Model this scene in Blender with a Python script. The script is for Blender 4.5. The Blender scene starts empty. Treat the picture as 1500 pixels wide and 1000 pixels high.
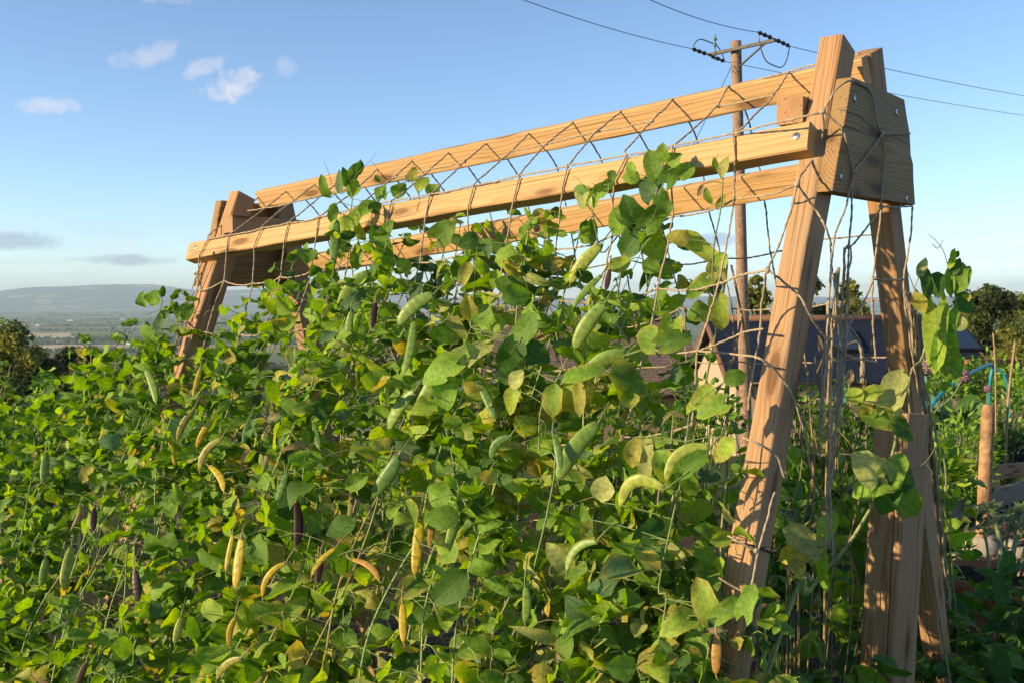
import bpy, math, random
import numpy as np
from mathutils import Matrix, Vector
SC = bpy.context.scene
COL = SC.collection
rnd = random.Random(7)
rng = np.random.default_rng(11)
R_ = math.radians
def V(*a): return np.array(a, dtype=float)
def unit(v):
    v = np.asarray(v, float); n = np.linalg.norm(v, axis=-1, keepdims=True)
    return v / np.maximum(n, 1e-9)

# ------------------------------------------------------------------ camera
FPX, HOR = 1500.0, 440.0
PITCH = math.atan((500 - HOR) / FPX)
cam_d = bpy.data.cameras.new('camera'); cam = bpy.data.objects.new('camera', cam_d); COL.objects.link(cam)
cam_d.sensor_width = 36; cam_d.lens = 36; cam_d.clip_start = .05; cam_d.clip_end = 60000
cam.location = (0, 0, 0); cam.rotation_euler = (math.pi / 2 - PITCH, 0, 0)
SC.camera = cam
SC.render.resolution_x = 1024; SC.render.resolution_y = 682
cp, sp = math.cos(PITCH), math.sin(PITCH)
CR, CU, CF = V(1, 0, 0), V(0, sp, cp), V(0, cp, -sp)
def ray(px, py): return CF + CR * (px - 750) / FPX + CU * (500 - py) / FPX
def at_y(px, py, y):
    r = ray(px, py); return r * (y / r[1])
def at_plane(px, py, p0, n):
    r = ray(px, py); return r * (np.dot(p0, n) / np.dot(r, n))

# ------------------------------------------------------------------ trellis frame of reference
TH = R_(50.02)
RH = V(math.sin(TH), -math.cos(TH), 0)
SG = R_(4.36)
RS = V(RH[0] * math.cos(SG), RH[1] * math.cos(SG), math.sin(SG))
FV = V(-math.cos(TH), -math.sin(TH), 0)
ZV = V(0, 0, 1)
N0 = V(.604, 2.0847, .363)
LT = 2.231
def P(r, f, z): return N0 - RS * r + FV * f + ZV * z
def fleg(z): return -.042 - .38 * z                       # front face of the front legs
NPL = unit(FV + .36 * ZV)
def front(px, py, off=0.0): return at_plane(px, py, N0 + FV * (-.046 + off), NPL)   # on the slanted pea face
def side(px, py, off=0.06): return at_plane(px, py, N0 + RH * off, RH)
GROUND_LOCAL = -1.86

# ------------------------------------------------------------------ object helpers
WM = {}
def tag(o, label=None, cat=None, group=None, kind=None):
    if label: o['label'] = label
    if cat: o['category'] = cat
    if group: o['group'] = group
    if kind: o['kind'] = kind
    return o
def empty(name, loc, label=None, cat=None, group=None, kind=None):
    o = bpy.data.objects.new(name, None); COL.objects.link(o); o.empty_display_size = .05
    o.location = tuple(loc); WM[o] = Matrix.Translation(Vector(loc))
    return tag(o, label, cat, group, kind)
def meshobj(name, verts, faces, mat, parent=None, smooth=True, uv=None, col=None, M=None):
    verts = np.asarray(verts, float)
    PM = WM[parent] if parent is not None else Matrix()
    if M is None and parent is not None:
        iv = np.array(PM.inverted()); verts = verts @ iv[:3, :3].T + iv[:3, 3]
    me = bpy.data.meshes.new(name)
    me.from_pydata(verts.tolist(), [], faces if isinstance(faces, list) else faces.tolist())
    if smooth: me.polygons.foreach_set('use_smooth', [True] * len(me.polygons))
    if uv is not None:
        l = me.uv_layers.new(name='UVMap'); idx = np.empty(len(me.loops), dtype=np.int32); me.loops.foreach_get('vertex_index', idx)
        l.data.foreach_set('uv', np.asarray(uv, np.float32)[idx].ravel())
    if col is not None:
        a = me.color_attributes.new('tint', 'FLOAT_COLOR', 'POINT')
        c = np.ones((len(verts), 4), np.float32); c[:, :3] = col
        a.data.foreach_set('color', c.ravel())
    me.materials.append(mat)
    me.update()
    o = bpy.data.objects.new(name, me); COL.objects.link(o)
    WM[o] = PM.copy()
    if parent is not None: o.parent = parent
    if M is not None:
        o.matrix_local = PM.inverted() @ M; WM[o] = M.copy()
    return o
class MB:
    def __init__(s): s.v = []; s.f = []; s.n = 0; s.uv = []; s.c = []
    def add(s, v, f, uv=None, c=None):
        v = np.asarray(v, float); s.v.append(v)
        s.f.extend([[i + s.n for i in q] for q in f]) if not isinstance(f, np.ndarray) else s.f.extend((f + s.n).tolist())
        s.n += len(v)
        if uv is not None: s.uv.append(uv)
        if c is not None: s.c.append(np.broadcast_to(c, (len(v), 3)))
    def build(s, name, mat, parent=None, smooth=True):
        if not s.v: return None
        return meshobj(name, np.concatenate(s.v), s.f, mat, parent, smooth,
                       np.concatenate(s.uv) if s.uv else None, np.concatenate(s.c) if s.c else None)
def resample(pts, step):
    pts = np.asarray(pts, float); d = np.linalg.norm(np.diff(pts, axis=0), axis=1); s = np.concatenate([[0], np.cumsum(d)])
    n = max(2, int(s[-1] / step) + 1); t = np.linspace(0, s[-1], n)
    return np.stack([np.interp(t, s, pts[:, k]) for k in range(3)], 1)
def smooth_path(pts, n=6):
    pts = np.asarray(pts, float)
    if len(pts) < 3: return pts
    P_ = np.vstack([2 * pts[0] - pts[1], pts, 2 * pts[-1] - pts[-2]]); out = []
    for i in range(1, len(P_) - 2):
        p0, p1, p2, p3 = P_[i - 1], P_[i], P_[i + 1], P_[i + 2]
        for t in np.linspace(0, 1, n, endpoint=False):
            out.append(.5 * ((2 * p1) + (-p0 + p2) * t + (2 * p0 - 5 * p1 + 4 * p2 - p3) * t * t + (-p0 + 3 * p1 - 3 * p2 + p3) * t ** 3))
    out.append(pts[-1]); return np.array(out)
def tube(pts, rad, sides=6, twist=0.0, lobes=0, cap=True, flat=None):
    """tube along pts; rad scalar or array; lobes>0 makes a twisted rope section"""
    pts = np.asarray(pts, float); n = len(pts)
    rad = np.broadcast_to(np.asarray(rad, float), (n,))
    T = unit(np.gradient(pts, axis=0))
    a = V(0, 0, 1) if abs(T[0][2]) < .9 else V(1, 0, 0)
    u = unit(np.cross(T[0], a)); U = [u]
    for i in range(1, n):
        u = u - T[i] * np.dot(u, T[i]); u = unit(u); U.append(u)
    U = np.array(U); W = np.cross(T, U)
    ang = np.linspace(0, 2 * math.pi, sides, endpoint=False)
    ds = np.concatenate([[0], np.cumsum(np.linalg.norm(np.diff(pts, axis=0), axis=1))])
    A = ang[None, :] + 0 * ds[:, None]
    rr = rad[:, None] * np.ones_like(A)
    if lobes: rr = rr * (1 + .22 * np.cos(lobes * (A - twist * ds[:, None])))
    fl = 1.0 if flat is None else flat
    v = pts[:, None, :] + rr[..., None] * (np.cos(A)[..., None] * U[:, None, :] + fl * np.sin(A)[..., None] * W[:, None, :])
    v = v.reshape(-1, 3)
    i = np.arange(n - 1)[:, None] * sides; j = np.arange(sides)[None, :]; j2 = (j + 1) % sides
    f = np.stack([i + j, i + j2, i + sides + j2, i + sides + j], -1).reshape(-1, 4)
    f = f.tolist()
    if cap: f = f + [list(range(sides))[::-1], [(n - 1) * sides + k for k in range(sides)]]
    return v, f
def boxvf(c, dx, dy, dz):
    """box from centre and three half-axis vectors"""
    v = [c + sx * dx + sy * dy + sz * dz for sx in (-1, 1) for sy in (-1, 1) for sz in (-1, 1)]
    return np.array(v), [[0, 1, 3, 2], [4, 6, 7, 5], [0, 4, 5, 1], [2, 3, 7, 6], [0, 2, 6, 4], [1, 5, 7, 3]]
def bevel(o, w, seg=2):
    m = o.modifiers.new('bevel', 'BEVEL'); m.width = w; m.segments = seg; m.limit_method = 'ANGLE'; m.angle_limit = R_(40)
    return o

# ------------------------------------------------------------------ materials
def newmat(name):
    m = bpy.data.materials.new(name); m.use_nodes = True; nt = m.node_tree; nt.nodes.clear()
    out = nt.nodes.new('ShaderNodeOutputMaterial'); return m, nt, out
class NT:
    def __init__(s, nt): s.t = nt
    def n(s, typ, **k):
        x = s.t.nodes.new(typ)
        for a, b in k.items():
            if a.startswith('i_'):
                key = a[2:]; x.inputs[int(key) if key.isdigit() else key].default_value = b
            else: setattr(x, a, b)
        return x
    def l(s, a, b): s.t.links.new(a, b)
    def put(s, sock, val):
        if isinstance(val, bpy.types.NodeSocket): s.l(val, sock)
        else: sock.default_value = val
    def math(s, op, a, b=0.0, c=0.0, clamp=False):
        x = s.n('ShaderNodeMath', operation=op); x.use_clamp = clamp
        s.put(x.inputs[0], a); s.put(x.inputs[1], b); s.put(x.inputs[2], c); return x.outputs[0]
    def mix(s, fac, a, b, mode='MIX'):
        x = s.n('ShaderNodeMix', data_type='RGBA', blend_type=mode)
        s.put(x.inputs[0], fac); s.put(x.inputs[6], a if not isinstance(a, tuple) else (*a[:3], 1)); s.put(x.inputs[7], b if not isinstance(b, tuple) else (*b[:3], 1)); return x.outputs[2]
    def ramp(s, fac, stops):
        x = s.n('ShaderNodeValToRGB'); el = x.color_ramp.elements
        while len(el) < len(stops): el.new(.5)
        for e, (p, c) in zip(el, stops):
            e.position = p; e.color = (c, c, c, 1) if not isinstance(c, tuple) else (*c[:3], 1)
        s.put(x.inputs[0], fac); return x.outputs[0]
    def noise(s, vec, scale, detail=3, rough=.5, dist=0.0, out='Fac'):
        x = s.n('ShaderNodeTexNoise'); x.inputs['Scale'].default_value = scale; x.inputs['Detail'].default_value = detail
        x.inputs['Roughness'].default_value = rough; x.inputs['Distortion'].default_value = dist
        if vec is not None: s.l(vec, x.inputs['Vector'])
        return x.outputs[out]
    def mapping(s, vec, scale=(1, 1, 1), loc=(0, 0, 0)):
        x = s.n('ShaderNodeMapping'); x.inputs['Scale'].default_value = scale; x.inputs['Location'].default_value = loc
        s.l(vec, x.inputs['Vector']); return x.outputs[0]
    def bump(s, h, strength, dist=.01):
        x = s.n('ShaderNodeBump'); x.inputs['Strength'].default_value = strength; x.inputs['Distance'].default_value = dist
        s.l(h, x.inputs['Height']); return x.outputs[0]

def wood_mat(name, early, late, rough_grain=.3, grey=0.0, ring=55, stain=(.2, .17, .1), stain_amt=.25):
    """timber: local x runs along the piece; growth rings round an off-centre pith, sawn fibres, knots"""
    m, nt, out = newmat(name); k = NT(nt)
    tc = k.n('ShaderNodeTexCoord'); oi = k.n('ShaderNodeObjectInfo')
    rv = k.n('ShaderNodeVectorMath', operation='SCALE', i_0=(7.3, .05, .031)); k.l(oi.outputs['Random'], rv.inputs['Scale'])
    ad = k.n('ShaderNodeVectorMath', operation='ADD'); k.l(tc.outputs['Object'], ad.inputs[0]); k.l(rv.outputs[0], ad.inputs[1])
    vec = ad.outputs[0]
    # knots: sparse voronoi points, distort the rings around them
    vo = k.n('ShaderNodeTexVoronoi', feature='F1'); vo.inputs['Scale'].default_value = 1.0
    k.l(k.mapping(vec, (4.2, 17, 17)), vo.inputs['Vector'])
    kn = k.ramp(vo.outputs['Distance'], [(0, 1.0), (.16, .95), (.23, .3), (.42, 0.0)])
    wob = k.noise(k.mapping(vec, (1.6, 9, 9)), 1.0, 2)
    sx = k.n('ShaderNodeSeparateXYZ'); k.l(vec, sx.inputs[0])
    yy = k.math('ADD', sx.outputs[1], .035); zz = k.math('ADD', sx.outputs[2], .02)
    rr = k.math('SQRT', k.math('ADD', k.math('MULTIPLY', yy, yy), k.math('MULTIPLY', zz, zz)))
    rr = k.math('ADD', rr, k.math('MULTIPLY', wob, .03)); rr = k.math('ADD', rr, k.math('MULTIPLY', kn, .012))
    fr = k.math('FRACT', k.math('MULTIPLY', rr, ring * 3.2))
    ringv = k.ramp(fr, [(0, 0.0), (.55, .25), (.88, 1.0), (1.0, 0.0)])
    fib = k.noise(k.mapping(vec, (14, 420, 420)), 1.0, 3, .6)
    fib2 = k.noise(k.mapping(vec, (5, 130, 130)), 1.0, 3, .6)
    big = k.noise(k.mapping(vec, (3, 6, 6)), 1.0, 3, .6)
    c = k.mix(k.math('MULTIPLY', ringv, .95), early, late)
    c = k.mix(k.math('MULTIPLY', k.ramp(fib2, [(.35, 0.0), (.75, 1.0)]), .35), c, late)
    c = k.mix(k.math('MULTIPLY', k.ramp(big, [(.42, 0.0), (.72, 1.0)]), stain_amt), c, stain)
    c = k.mix(k.math('MULTIPLY', kn, .8), c, (.10, .045, .018))
    # small dirt specks and pencil-thin checks along the grain
    chk = k.noise(k.mapping(vec, (2.2, 160, 160)), 1.0, 1, .4)
    chk = k.ramp(chk, [(.66, 0.0), (.70, 1.0)])
    c = k.mix(k.math('MULTIPLY', chk, .45), c, (.06, .035, .02))
    if grey: c = k.mix(grey, c, (.22, .2, .16))
    b = k.n('ShaderNodeBsdfPrincipled'); k.l(c, b.inputs['Base Color'])
    b.inputs['Roughness'].default_value = .72; b.inputs['Specular IOR Level'].default_value = .25
    h = k.math('ADD', k.math('MULTIPLY', fib, 1.0), k.math('MULTIPLY', ringv, -.5)); h = k.math('SUBTRACT', h, k.math('MULTIPLY', chk, 1.5))
    k.l(k.bump(h, rough_grain, .004), b.inputs['Normal'])
    k.l(b.outputs[0], out.inputs[0]); return m
def leaf_mat(name, trans=.42, rough=.55, vein=1.0, boost=1.0):
    m, nt, out = newmat(name); k = NT(nt)
    at = k.n('ShaderNodeAttribute', attribute_name='tint'); uv = k.n('ShaderNodeUVMap'); s = k.n('ShaderNodeSeparateXYZ'); k.l(uv.outputs[0], s.inputs[0])
    av = k.math('ABSOLUTE', k.math('SUBTRACT', s.outputs[1], .5))
    tcn = k.n('ShaderNodeTexCoord')
    geo = k.n('ShaderNodeNewGeometry')
    nz = k.noise(tcn.outputs['Object'], 55, 3, .6)
    ph = k.math('ADD', k.math('SUBTRACT', s.outputs[0], k.math('MULTIPLY', av, .85)), k.math('MULTIPLY', nz, .05))
    fr = k.math('ABSOLUTE', k.math('SUBTRACT', k.math('FRACT', k.math('MULTIPLY', ph, 7.0)), .5))
    v1 = k.ramp(fr, [(0, 1.0), (.10, 0.0)])
    mid = k.ramp(av, [(0, 1.0), (.035, 0.0)])
    vv = k.math('MAXIMUM', k.math('MULTIPLY', v1, .55), mid)
    blot = k.ramp(k.noise(tcn.outputs['Object'], 120, 4, .7), [(.35, .66), (.65, 1.2)])
    c = k.mix(1.0, at.outputs['Color'], blot, 'MULTIPLY')
    cl = k.mix(k.math('MULTIPLY', vv, .42 * vein), c, (.26, .36, .12))
    # paler underside
    cl = k.mix(k.math('MULTIPLY', geo.outputs['Backfacing'], .14), cl, k.mix(.5, cl, (.22, .31, .16)))
    b = k.n('ShaderNodeBsdfPrincipled'); k.l(cl, b.inputs['Base Color']); b.inputs['Roughness'].default_value = rough; b.inputs['Specular IOR Level'].default_value = .22
    h = k.math('SUBTRACT', k.math('MULTIPLY', nz, .6), vv)
    bp = k.bump(h, .35 * vein, .0012); k.l(bp, b.inputs['Normal'])
    t = k.n('ShaderNodeBsdfTranslucent')
    hs = k.n('ShaderNodeHueSaturation', i_Saturation=1.15, i_Value=1.65 * boost, i_Hue=.488); k.l(c, hs.inputs['Color']); k.l(hs.outputs[0], t.inputs['Color']); k.l(bp, t.inputs['Normal'])
    mx = k.n('ShaderNodeMixShader', i_0=trans); k.l(b.outputs[0], mx.inputs[1]); k.l(t.outputs[0], mx.inputs[2]); k.l(mx.outputs[0], out.inputs[0])
    return m
def simple(name, col, rough=.7, spec=.3, metal=0.0, nscale=0, namt=.3, bump=0.0, bscale=60, col2=None):
    m, nt, out = newmat(name); k = NT(nt); tc = k.n('ShaderNodeTexCoord')
    b = k.n('ShaderNodeBsdfPrincipled'); b.inputs['Roughness'].default_value = rough; b.inputs['Specular IOR Level'].default_value = spec; b.inputs['Metallic'].default_value = metal
    if nscale:
        n_ = k.noise(tc.outputs['Object'], nscale, 4, .6); d = col2 or tuple(x * (1 - namt) for x in col)
        k.l(k.mix(k.ramp(n_, [(.32, 0.0), (.68, 1.0)]), col, d), b.inputs['Base Color'])
    else: b.inputs['Base Color'].default_value = (*col, 1)
    if bump: k.l(k.bump(k.noise(tc.outputs['Object'], bscale, 4, .6), bump, .01), b.inputs['Normal'])
    k.l(b.outputs[0], out.inputs[0]); return m
def tint_mat(name, rough=.55, spec=.35, trans=0.0, nscale=40, ribs=False):
    m, nt, out = newmat(name); k = NT(nt); at = k.n('ShaderNodeAttribute', attribute_name='tint'); tc = k.n('ShaderNodeTexCoord')
    n_ = k.noise(tc.outputs['Object'], nscale, 4, .65)
    c = k.mix(1.0, at.outputs['Color'], k.ramp(n_, [(.3, .6), (.7, 1.22)]), 'MULTIPLY')
    b = k.n('ShaderNodeBsdfPrincipled'); k.l(c, b.inputs['Base Color']); b.inputs['Roughness'].default_value = rough; b.inputs['Specular IOR Level'].default_value = spec
    k.l(k.bump(n_, .25, .003), b.inputs['Normal'])
    if trans:
        t = k.n('ShaderNodeBsdfTranslucent'); hs = k.n('ShaderNodeHueSaturation', i_Value=1.8, i_Saturation=1.1); k.l(c, hs.inputs['Color']); k.l(hs.outputs[0], t.inputs['Color'])
        mx = k.n('ShaderNodeMixShader', i_0=trans); k.l(b.outputs[0], mx.inputs[1]); k.l(t.outputs[0], mx.inputs[2]); k.l(mx.outputs[0], out.inputs[0])
    else: k.l(b.outputs[0], out.inputs[0])
    return m
M_RAIL = wood_mat('rail_wood', (.56, .36, .17), (.43, .25, .10), .3, stain=(.50, .27, .13), stain_amt=.3)
M_LEG = wood_mat('leg_wood', (.45, .27, .14), (.33, .17, .075), .5, ring=70, stain=(.36, .27, .17), stain_amt=.5)
M_GUS = wood_mat('board_wood', (.36, .225, .10), (.25, .14, .055), .45, ring=45, stain=(.27, .20, .10), stain_amt=.6)
M_POST = wood_mat('post_wood', (.42, .27, .15), (.29, .16, .08), .5, ring=40, stain=(.24, .17, .1), stain_amt=.55)
M_OLD = wood_mat('old_wood', (.34, .24, .15), (.22, .14, .08), .6, grey=.35, ring=50)
M_LEAF = leaf_mat('pea_leaf')
M_POD = tint_mat('pod_skin', .42, .4, .22, 90)
M_STEM = tint_mat('stem_skin', .5, .35, .12, 60)
M_CORD = simple('jute_cord', (.56, .45, .31), .95, .1, nscale=160, namt=.45, bump=.5, bscale=700)
M_STEEL = simple('zinc_screw', (.62, .62, .6), .32, .5, 1.0, nscale=60, namt=.3)
M_DARK = simple('dark_slot', (.05, .05, .05), .6)
M_BLACK = simple('black_plastic', (.012, .012, .014), .4, .4, nscale=30, namt=.3)
M_TREE = leaf_mat('tree_leaf', .5, .6, 0.0, 1.25)
M_BARK = simple('bark', (.10, .075, .05), .9, .1, nscale=8, bump=.6)

# ------------------------------------------------------------------ leaves
NU, NVV = 7, 5
_u = np.linspace(0, 1, NU); _v = np.linspace(-1, 1, NVV)
UU, VV = np.meshgrid(_u, _v, indexing='ij')
_i = np.arange(NU - 1)[:, None] * NVV; _j = np.arange(NVV - 1)[None, :]
LF = np.stack([_i + _j, _i + _j + 1, _i + NVV + _j + 1, _i + NVV + _j], -1).reshape(-1, 4)
LUV = np.stack([UU.ravel(), VV.ravel() * .5 + .5], 1)
WPROF = {'leaflet': np.maximum(np.sin(np.pi * np.clip(_u, 0, 1) ** .85) ** .58, .05),
         'stipule': np.maximum((1 - _u) ** .40 * (.80 + .4 * _u) * 1.02, .04) * np.minimum(1, .55 + 3 * _u),
         'round': np.maximum(np.sin(np.pi * np.clip(_u, 0, 1) ** .85) ** .52, .05),
         'blade': np.maximum(np.sin(np.pi * np.clip(_u, 0, 1) ** .6) ** .9, .04)}
class Leaves:
    """collects many leaves, built as one mesh"""
    def __init__(s): s.v = []; s.c = []; s.n = 0
    def add(s, base, d, nrm, L, W, shape='leaflet', col=(.06, .14, .02), edge=None, eamt=0.0, fold=.25, curl=.2, wave=.1, q=None):
        q = q or rng
        X = unit(d); Z = np.asarray(nrm, float) - X * np.dot(nrm, X); Z = unit(Z); Y = np.cross(Z, X)
        w = WPROF[shape][:, None]
        p1, p2, p3 = q.uniform(0, 6.28, 3)
        x = UU * L
        y = VV * w * W * .5 * (1 + .07 * np.sin(9 * UU + p1 + 2 * VV))
        if shape == 'stipule':
            x = x - L * .28 * np.abs(VV) ** 1.4 * np.maximum(0, 1 - UU) ** 2.5 + .03 * L * np.sin(14 * VV + p2) * (1 - UU)
        av = np.abs(VV)
        z = fold * av * w * W * .5 - curl * L * (UU - .15) ** 2 + wave * W * .5 * av ** 1.5 * np.sin(7.5 * UU + p2 + (1.4 + p3 * .2) * np.sign(VV)) * w
        z = z + wave * .25 * L * np.sin(4 * UU + p3)
        v = np.asarray(base)[None, :] + x.ravel()[:, None] * X + y.ravel()[:, None] * Y + z.ravel()[:, None] * Z
        c = np.broadcast_to(np.asarray(col, float), (len(v), 3)).copy()
        if edge is not None and eamt > 0:
            e = np.clip((np.maximum(av * .9, (UU - .35) * 1.3) + .16 * np.sin(6 * UU + p1) - (1 - eamt)) * 2.2, 0, 1).ravel()[:, None]
            c = c * (1 - e) + np.asarray(edge) * e
        s.v.append(v); s.c.append(c); s.n += 1
    def build(s, name, mat, parent):
        if not s.n: return None
        v = np.concatenate(s.v); c = np.concatenate(s.c)
        f = (LF[None] + (np.arange(s.n) * NU * NVV)[:, None, None]).reshape(-1, 4)
        return meshobj(name, v, f, mat, parent, True, np.tile(LUV, (s.n, 1)), c)
G_DK, G_MD, G_LT, G_LM = V(.040, .115, .013), V(.130, .255, .024), V(.215, .385, .038), V(.33, .47, .05)
G_BL = V(.110, .205, .080)
Y_1, Y_2, DRY = V(.44, .40, .07), V(.50, .37, .08), V(.42, .32, .17)
def leaf_colour(q, age=0.0):
    t = q.random()
    c = G_DK + (G_MD - G_DK) * min(1, t * 2) if t < .5 else G_MD + (G_LT - G_MD) * (t - .5) * 2
    if q.random() < .08: c = G_BL * q.uniform(.8, 1.3)
    if q.random() < .14 + .55 * age: c = G_LT + (G_LM - G_LT) * q.random()
    if q.random() < .32 * age: c = V(.42, .44, .13) * q.uniform(.8, 1.1)
    edge, ea = None, 0.0
    u = q.random()
    if u < .015 + .06 * age: c = Y_1 * q.uniform(.7, 1.0); edge, ea = Y_2, .5
    elif u < .025 + .08 * age: c = DRY * q.uniform(.6, 1.0)
    elif u < .08 + .5 * age: edge, ea = Y_1, q.uniform(.2, .65)
    return c, edge, ea

def tendril(mb, base, d, q, L=.09):
    d = unit(d); a = unit(np.cross(d, q.normal(size=3))); b = np.cross(d, a)
    t = np.linspace(0, 1, 12); turn = q.uniform(3, 9); r = L * .14
    pts = base + d * (L * (t - .25 * t ** 3))[:, None] + (a * (r * t ** 1.5 * np.cos(turn * t))[:, None] + b * (r * t ** 1.5 * np.sin(turn * t))[:, None]) - ZV * (L * .1 * t ** 2)[:, None]
    v, f = tube(pts, np.linspace(.0011, .0006, 12), 3, cap=False); mb.add(v, f, c=V(.16, .25, .07) if q.random() < .7 else V(.36, .29, .17))
    if q.random() < .5:
        k = 5; e = unit(d + q.normal(0, .8, 3)); p2 = pts[k] + e * (L * .4 * np.linspace(0, 1, 6))[:, None] + a * (r * np.linspace(0, 1, 6) ** 2)[:, None]
        v, f = tube(p2, .0006, 3, cap=False); mb.add(v, f, c=V(.16, .25, .07))

POD_COL = {'green': (V(.20, .33, .05), V(.26, .37, .07)), 'dark': (V(.09, .20, .03), V(.13, .25, .045)), 'lime': (V(.34, .43, .06), V(.42, .46, .09)),
           'yellow': (V(.54, .45, .022), V(.56, .38, .028)), 'orange': (V(.50, .31, .05), V(.42, .22, .05)), 'pale': (V(.36, .37, .08), V(.38, .33, .07)),
           'purple': (V(.026, .010, .010), V(.040, .014, .011)), 'brown': (V(.16, .07, .03), V(.12, .05, .03))}
def pod_mesh(pa, pb, width, bend, colr, q, facing):
    """flat pea pod from its stalk end pa to its tip pb, bulging over the peas, with calyx, stalk and tip"""
    mb = MB(); ax = pb - pa; L = np.linalg.norm(ax); ax = ax / L
    sd = unit(np.cross(facing, ax)); nr = np.cross(ax, sd)
    n = 22; t = np.linspace(0, 1, n)
    bow = bend * L * 4 * t * (1 - t)
    ctr = pa + ax * (t * L)[:, None] + sd * bow[:, None]
    prof = np.clip(np.sin(np.pi * np.clip(t * .93 + .05, 0, 1)) ** .42, .08, 1); prof[-1] = .06; prof[-2] = min(prof[-2], .4)
    pea = np.abs(np.sin(np.pi * 6.5 * t)) ** 1.5 * np.clip(np.sin(np.pi * t), 0, 1)
    th = .105 + .05 * pea
    T = unit(np.gradient(ctr, axis=0)); S = unit(np.cross(nr, T)); m = 10
    ang = np.linspace(0, 2 * math.pi, m, endpoint=False)
    v = ctr[:, None, :] + (width * .5 * prof)[:, None, None] * np.cos(ang)[None, :, None] * S[:, None, :] + (width * .5 * np.minimum(prof, 1) * th * 2)[:, None, None] * (np.sign(np.sin(ang)) * np.abs(np.sin(ang)) ** .8)[None, :, None] * nr
    i = np.arange(n - 1)[:, None] * m; j = np.arange(m)[None, :]; j2 = (j + 1) % m
    f = np.stack([i + j, i + j2, i + m + j2, i + m + j], -1).reshape(-1, 4).tolist() + [list(range(m))[::-1], [(n - 1) * m + k for k in range(m)]]
    c1, c2 = POD_COL[colr]
    cc = c1 + (c2 - c1) * (t[:, None, None] * .7 + .3 * q.random()) * np.ones((1, m, 1))
    cc = cc * (1 - .17 * pea[:, None, None] * np.abs(np.sin(ang))[None, :, None])          # peas seen through the skin
    seam = np.abs(np.cos(ang))[None, :, None] > .99
    cc = np.where(seam, cc * 1.1 + .03, cc)
    mb.add(v.reshape(-1, 3), f, c=cc.reshape(-1, 3))
    dryc = DRY * .9 if colr in ('yellow', 'orange', 'pale', 'purple', 'brown') else V(.2, .27, .08)
    stalk = np.array([pa, pa - ax * .012 - sd * .002, pa - ax * .03 + nr * -.012 + ZV * .008, pa - ax * .035 - nr * .04 + ZV * .012])
    sv, sf = tube(smooth_path(stalk, 4), .0016, 5); mb.add(sv, sf, c=dryc)
    for k in range(5):                                                                      # calyx teeth
        a = k * 1.2566 + q.uniform(0, .4); dd = unit(ax * .9 + S[0] * math.cos(a) * .8 + nr * math.sin(a) * .6)
        b0 = pa - ax * .004; tp = b0 + dd * width * .55; w_ = np.cross(dd, nr * math.cos(a) + S[0] * math.sin(a)) * width * .14
        mb.add(np.array([b0 - w_, b0 + w_, tp]), [[0, 1, 2]], c=dryc)
    tv, tf = tube(np.array([ctr[-1], ctr[-1] + T[-1] * .006 + sd * .002, ctr[-1] + T[-1] * .011 + sd * .006]), np.array([.0015, .0008, .0004]), 4); mb.add(tv, tf, c=dryc)
    return mb

# ------------------------------------------------------------------ timber
def timber(name, a, b, w, t, up, mat, parent, ch=.004, wob=.0012, seg=14, end_cut=None):
    """a,b: centre line ends; w along 'up' (section height), t the other way"""
    a, b = np.asarray(a, float), np.asarray(b, float); X = unit(b - a); Lh = np.linalg.norm(b - a)
    Z = unit(up - X * np.dot(up, X)); Y = np.cross(Z, X)
    q = np.random.default_rng(int(abs(a[0] * 7919 + a[2] * 3571 + Lh * 1543) * 10) % 100000)
    hw, ht = w / 2, t / 2
    c2 = ch * .35
    sec = [(-ht, -hw + ch), (-ht + c2, -hw + c2), (-ht + ch, -hw), (ht - ch, -hw), (ht - c2, -hw + c2), (ht, -hw + ch), (ht, hw - ch), (ht - c2, hw - c2), (ht - ch, hw), (-ht + ch, hw), (-ht + c2, hw - c2), (-ht, hw - ch)]
    sec = np.array(sec); m = len(sec); xs = np.linspace(0, Lh, seg)
    v = []
    for i, x in enumerate(xs):
        o = q.normal(0, wob * .5, 2) * (1 if 0 < i < seg - 1 else .3)
        for (y, z) in sec:
            v.append((x, y + o[0] + q.normal(0, wob * .25), z + o[1] + q.normal(0, wob * .25)))
    v = np.array(v)
    if end_cut is not None:                                  # slanted saw cuts (dx per y, dx per z) at each end
        for e, (ky, kz) in enumerate(end_cut):
            s = slice(0, m) if e == 0 else slice((seg - 1) * m, seg * m)
            v[s, 0] += ky * v[s, 1] + kz * v[s, 2]
    i = np.arange(seg - 1)[:, None] * m; j = np.arange(m)[None, :]; j2 = (j + 1) % m
    f = np.stack([i + j, i + j2, i + m + j2, i + m + j], -1).reshape(-1, 4).tolist()
    f += [list(range(m))[::-1], [(seg - 1) * m + k_ for k_ in range(m)]]
    M = Matrix(((X[0], Y[0], Z[0], a[0]), (X[1], Y[1], Z[1], a[1]), (X[2], Y[2], Z[2], a[2]), (0, 0, 0, 1)))
    o = meshobj(name, v, f, mat, parent, False, M=M)
    return o

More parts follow.
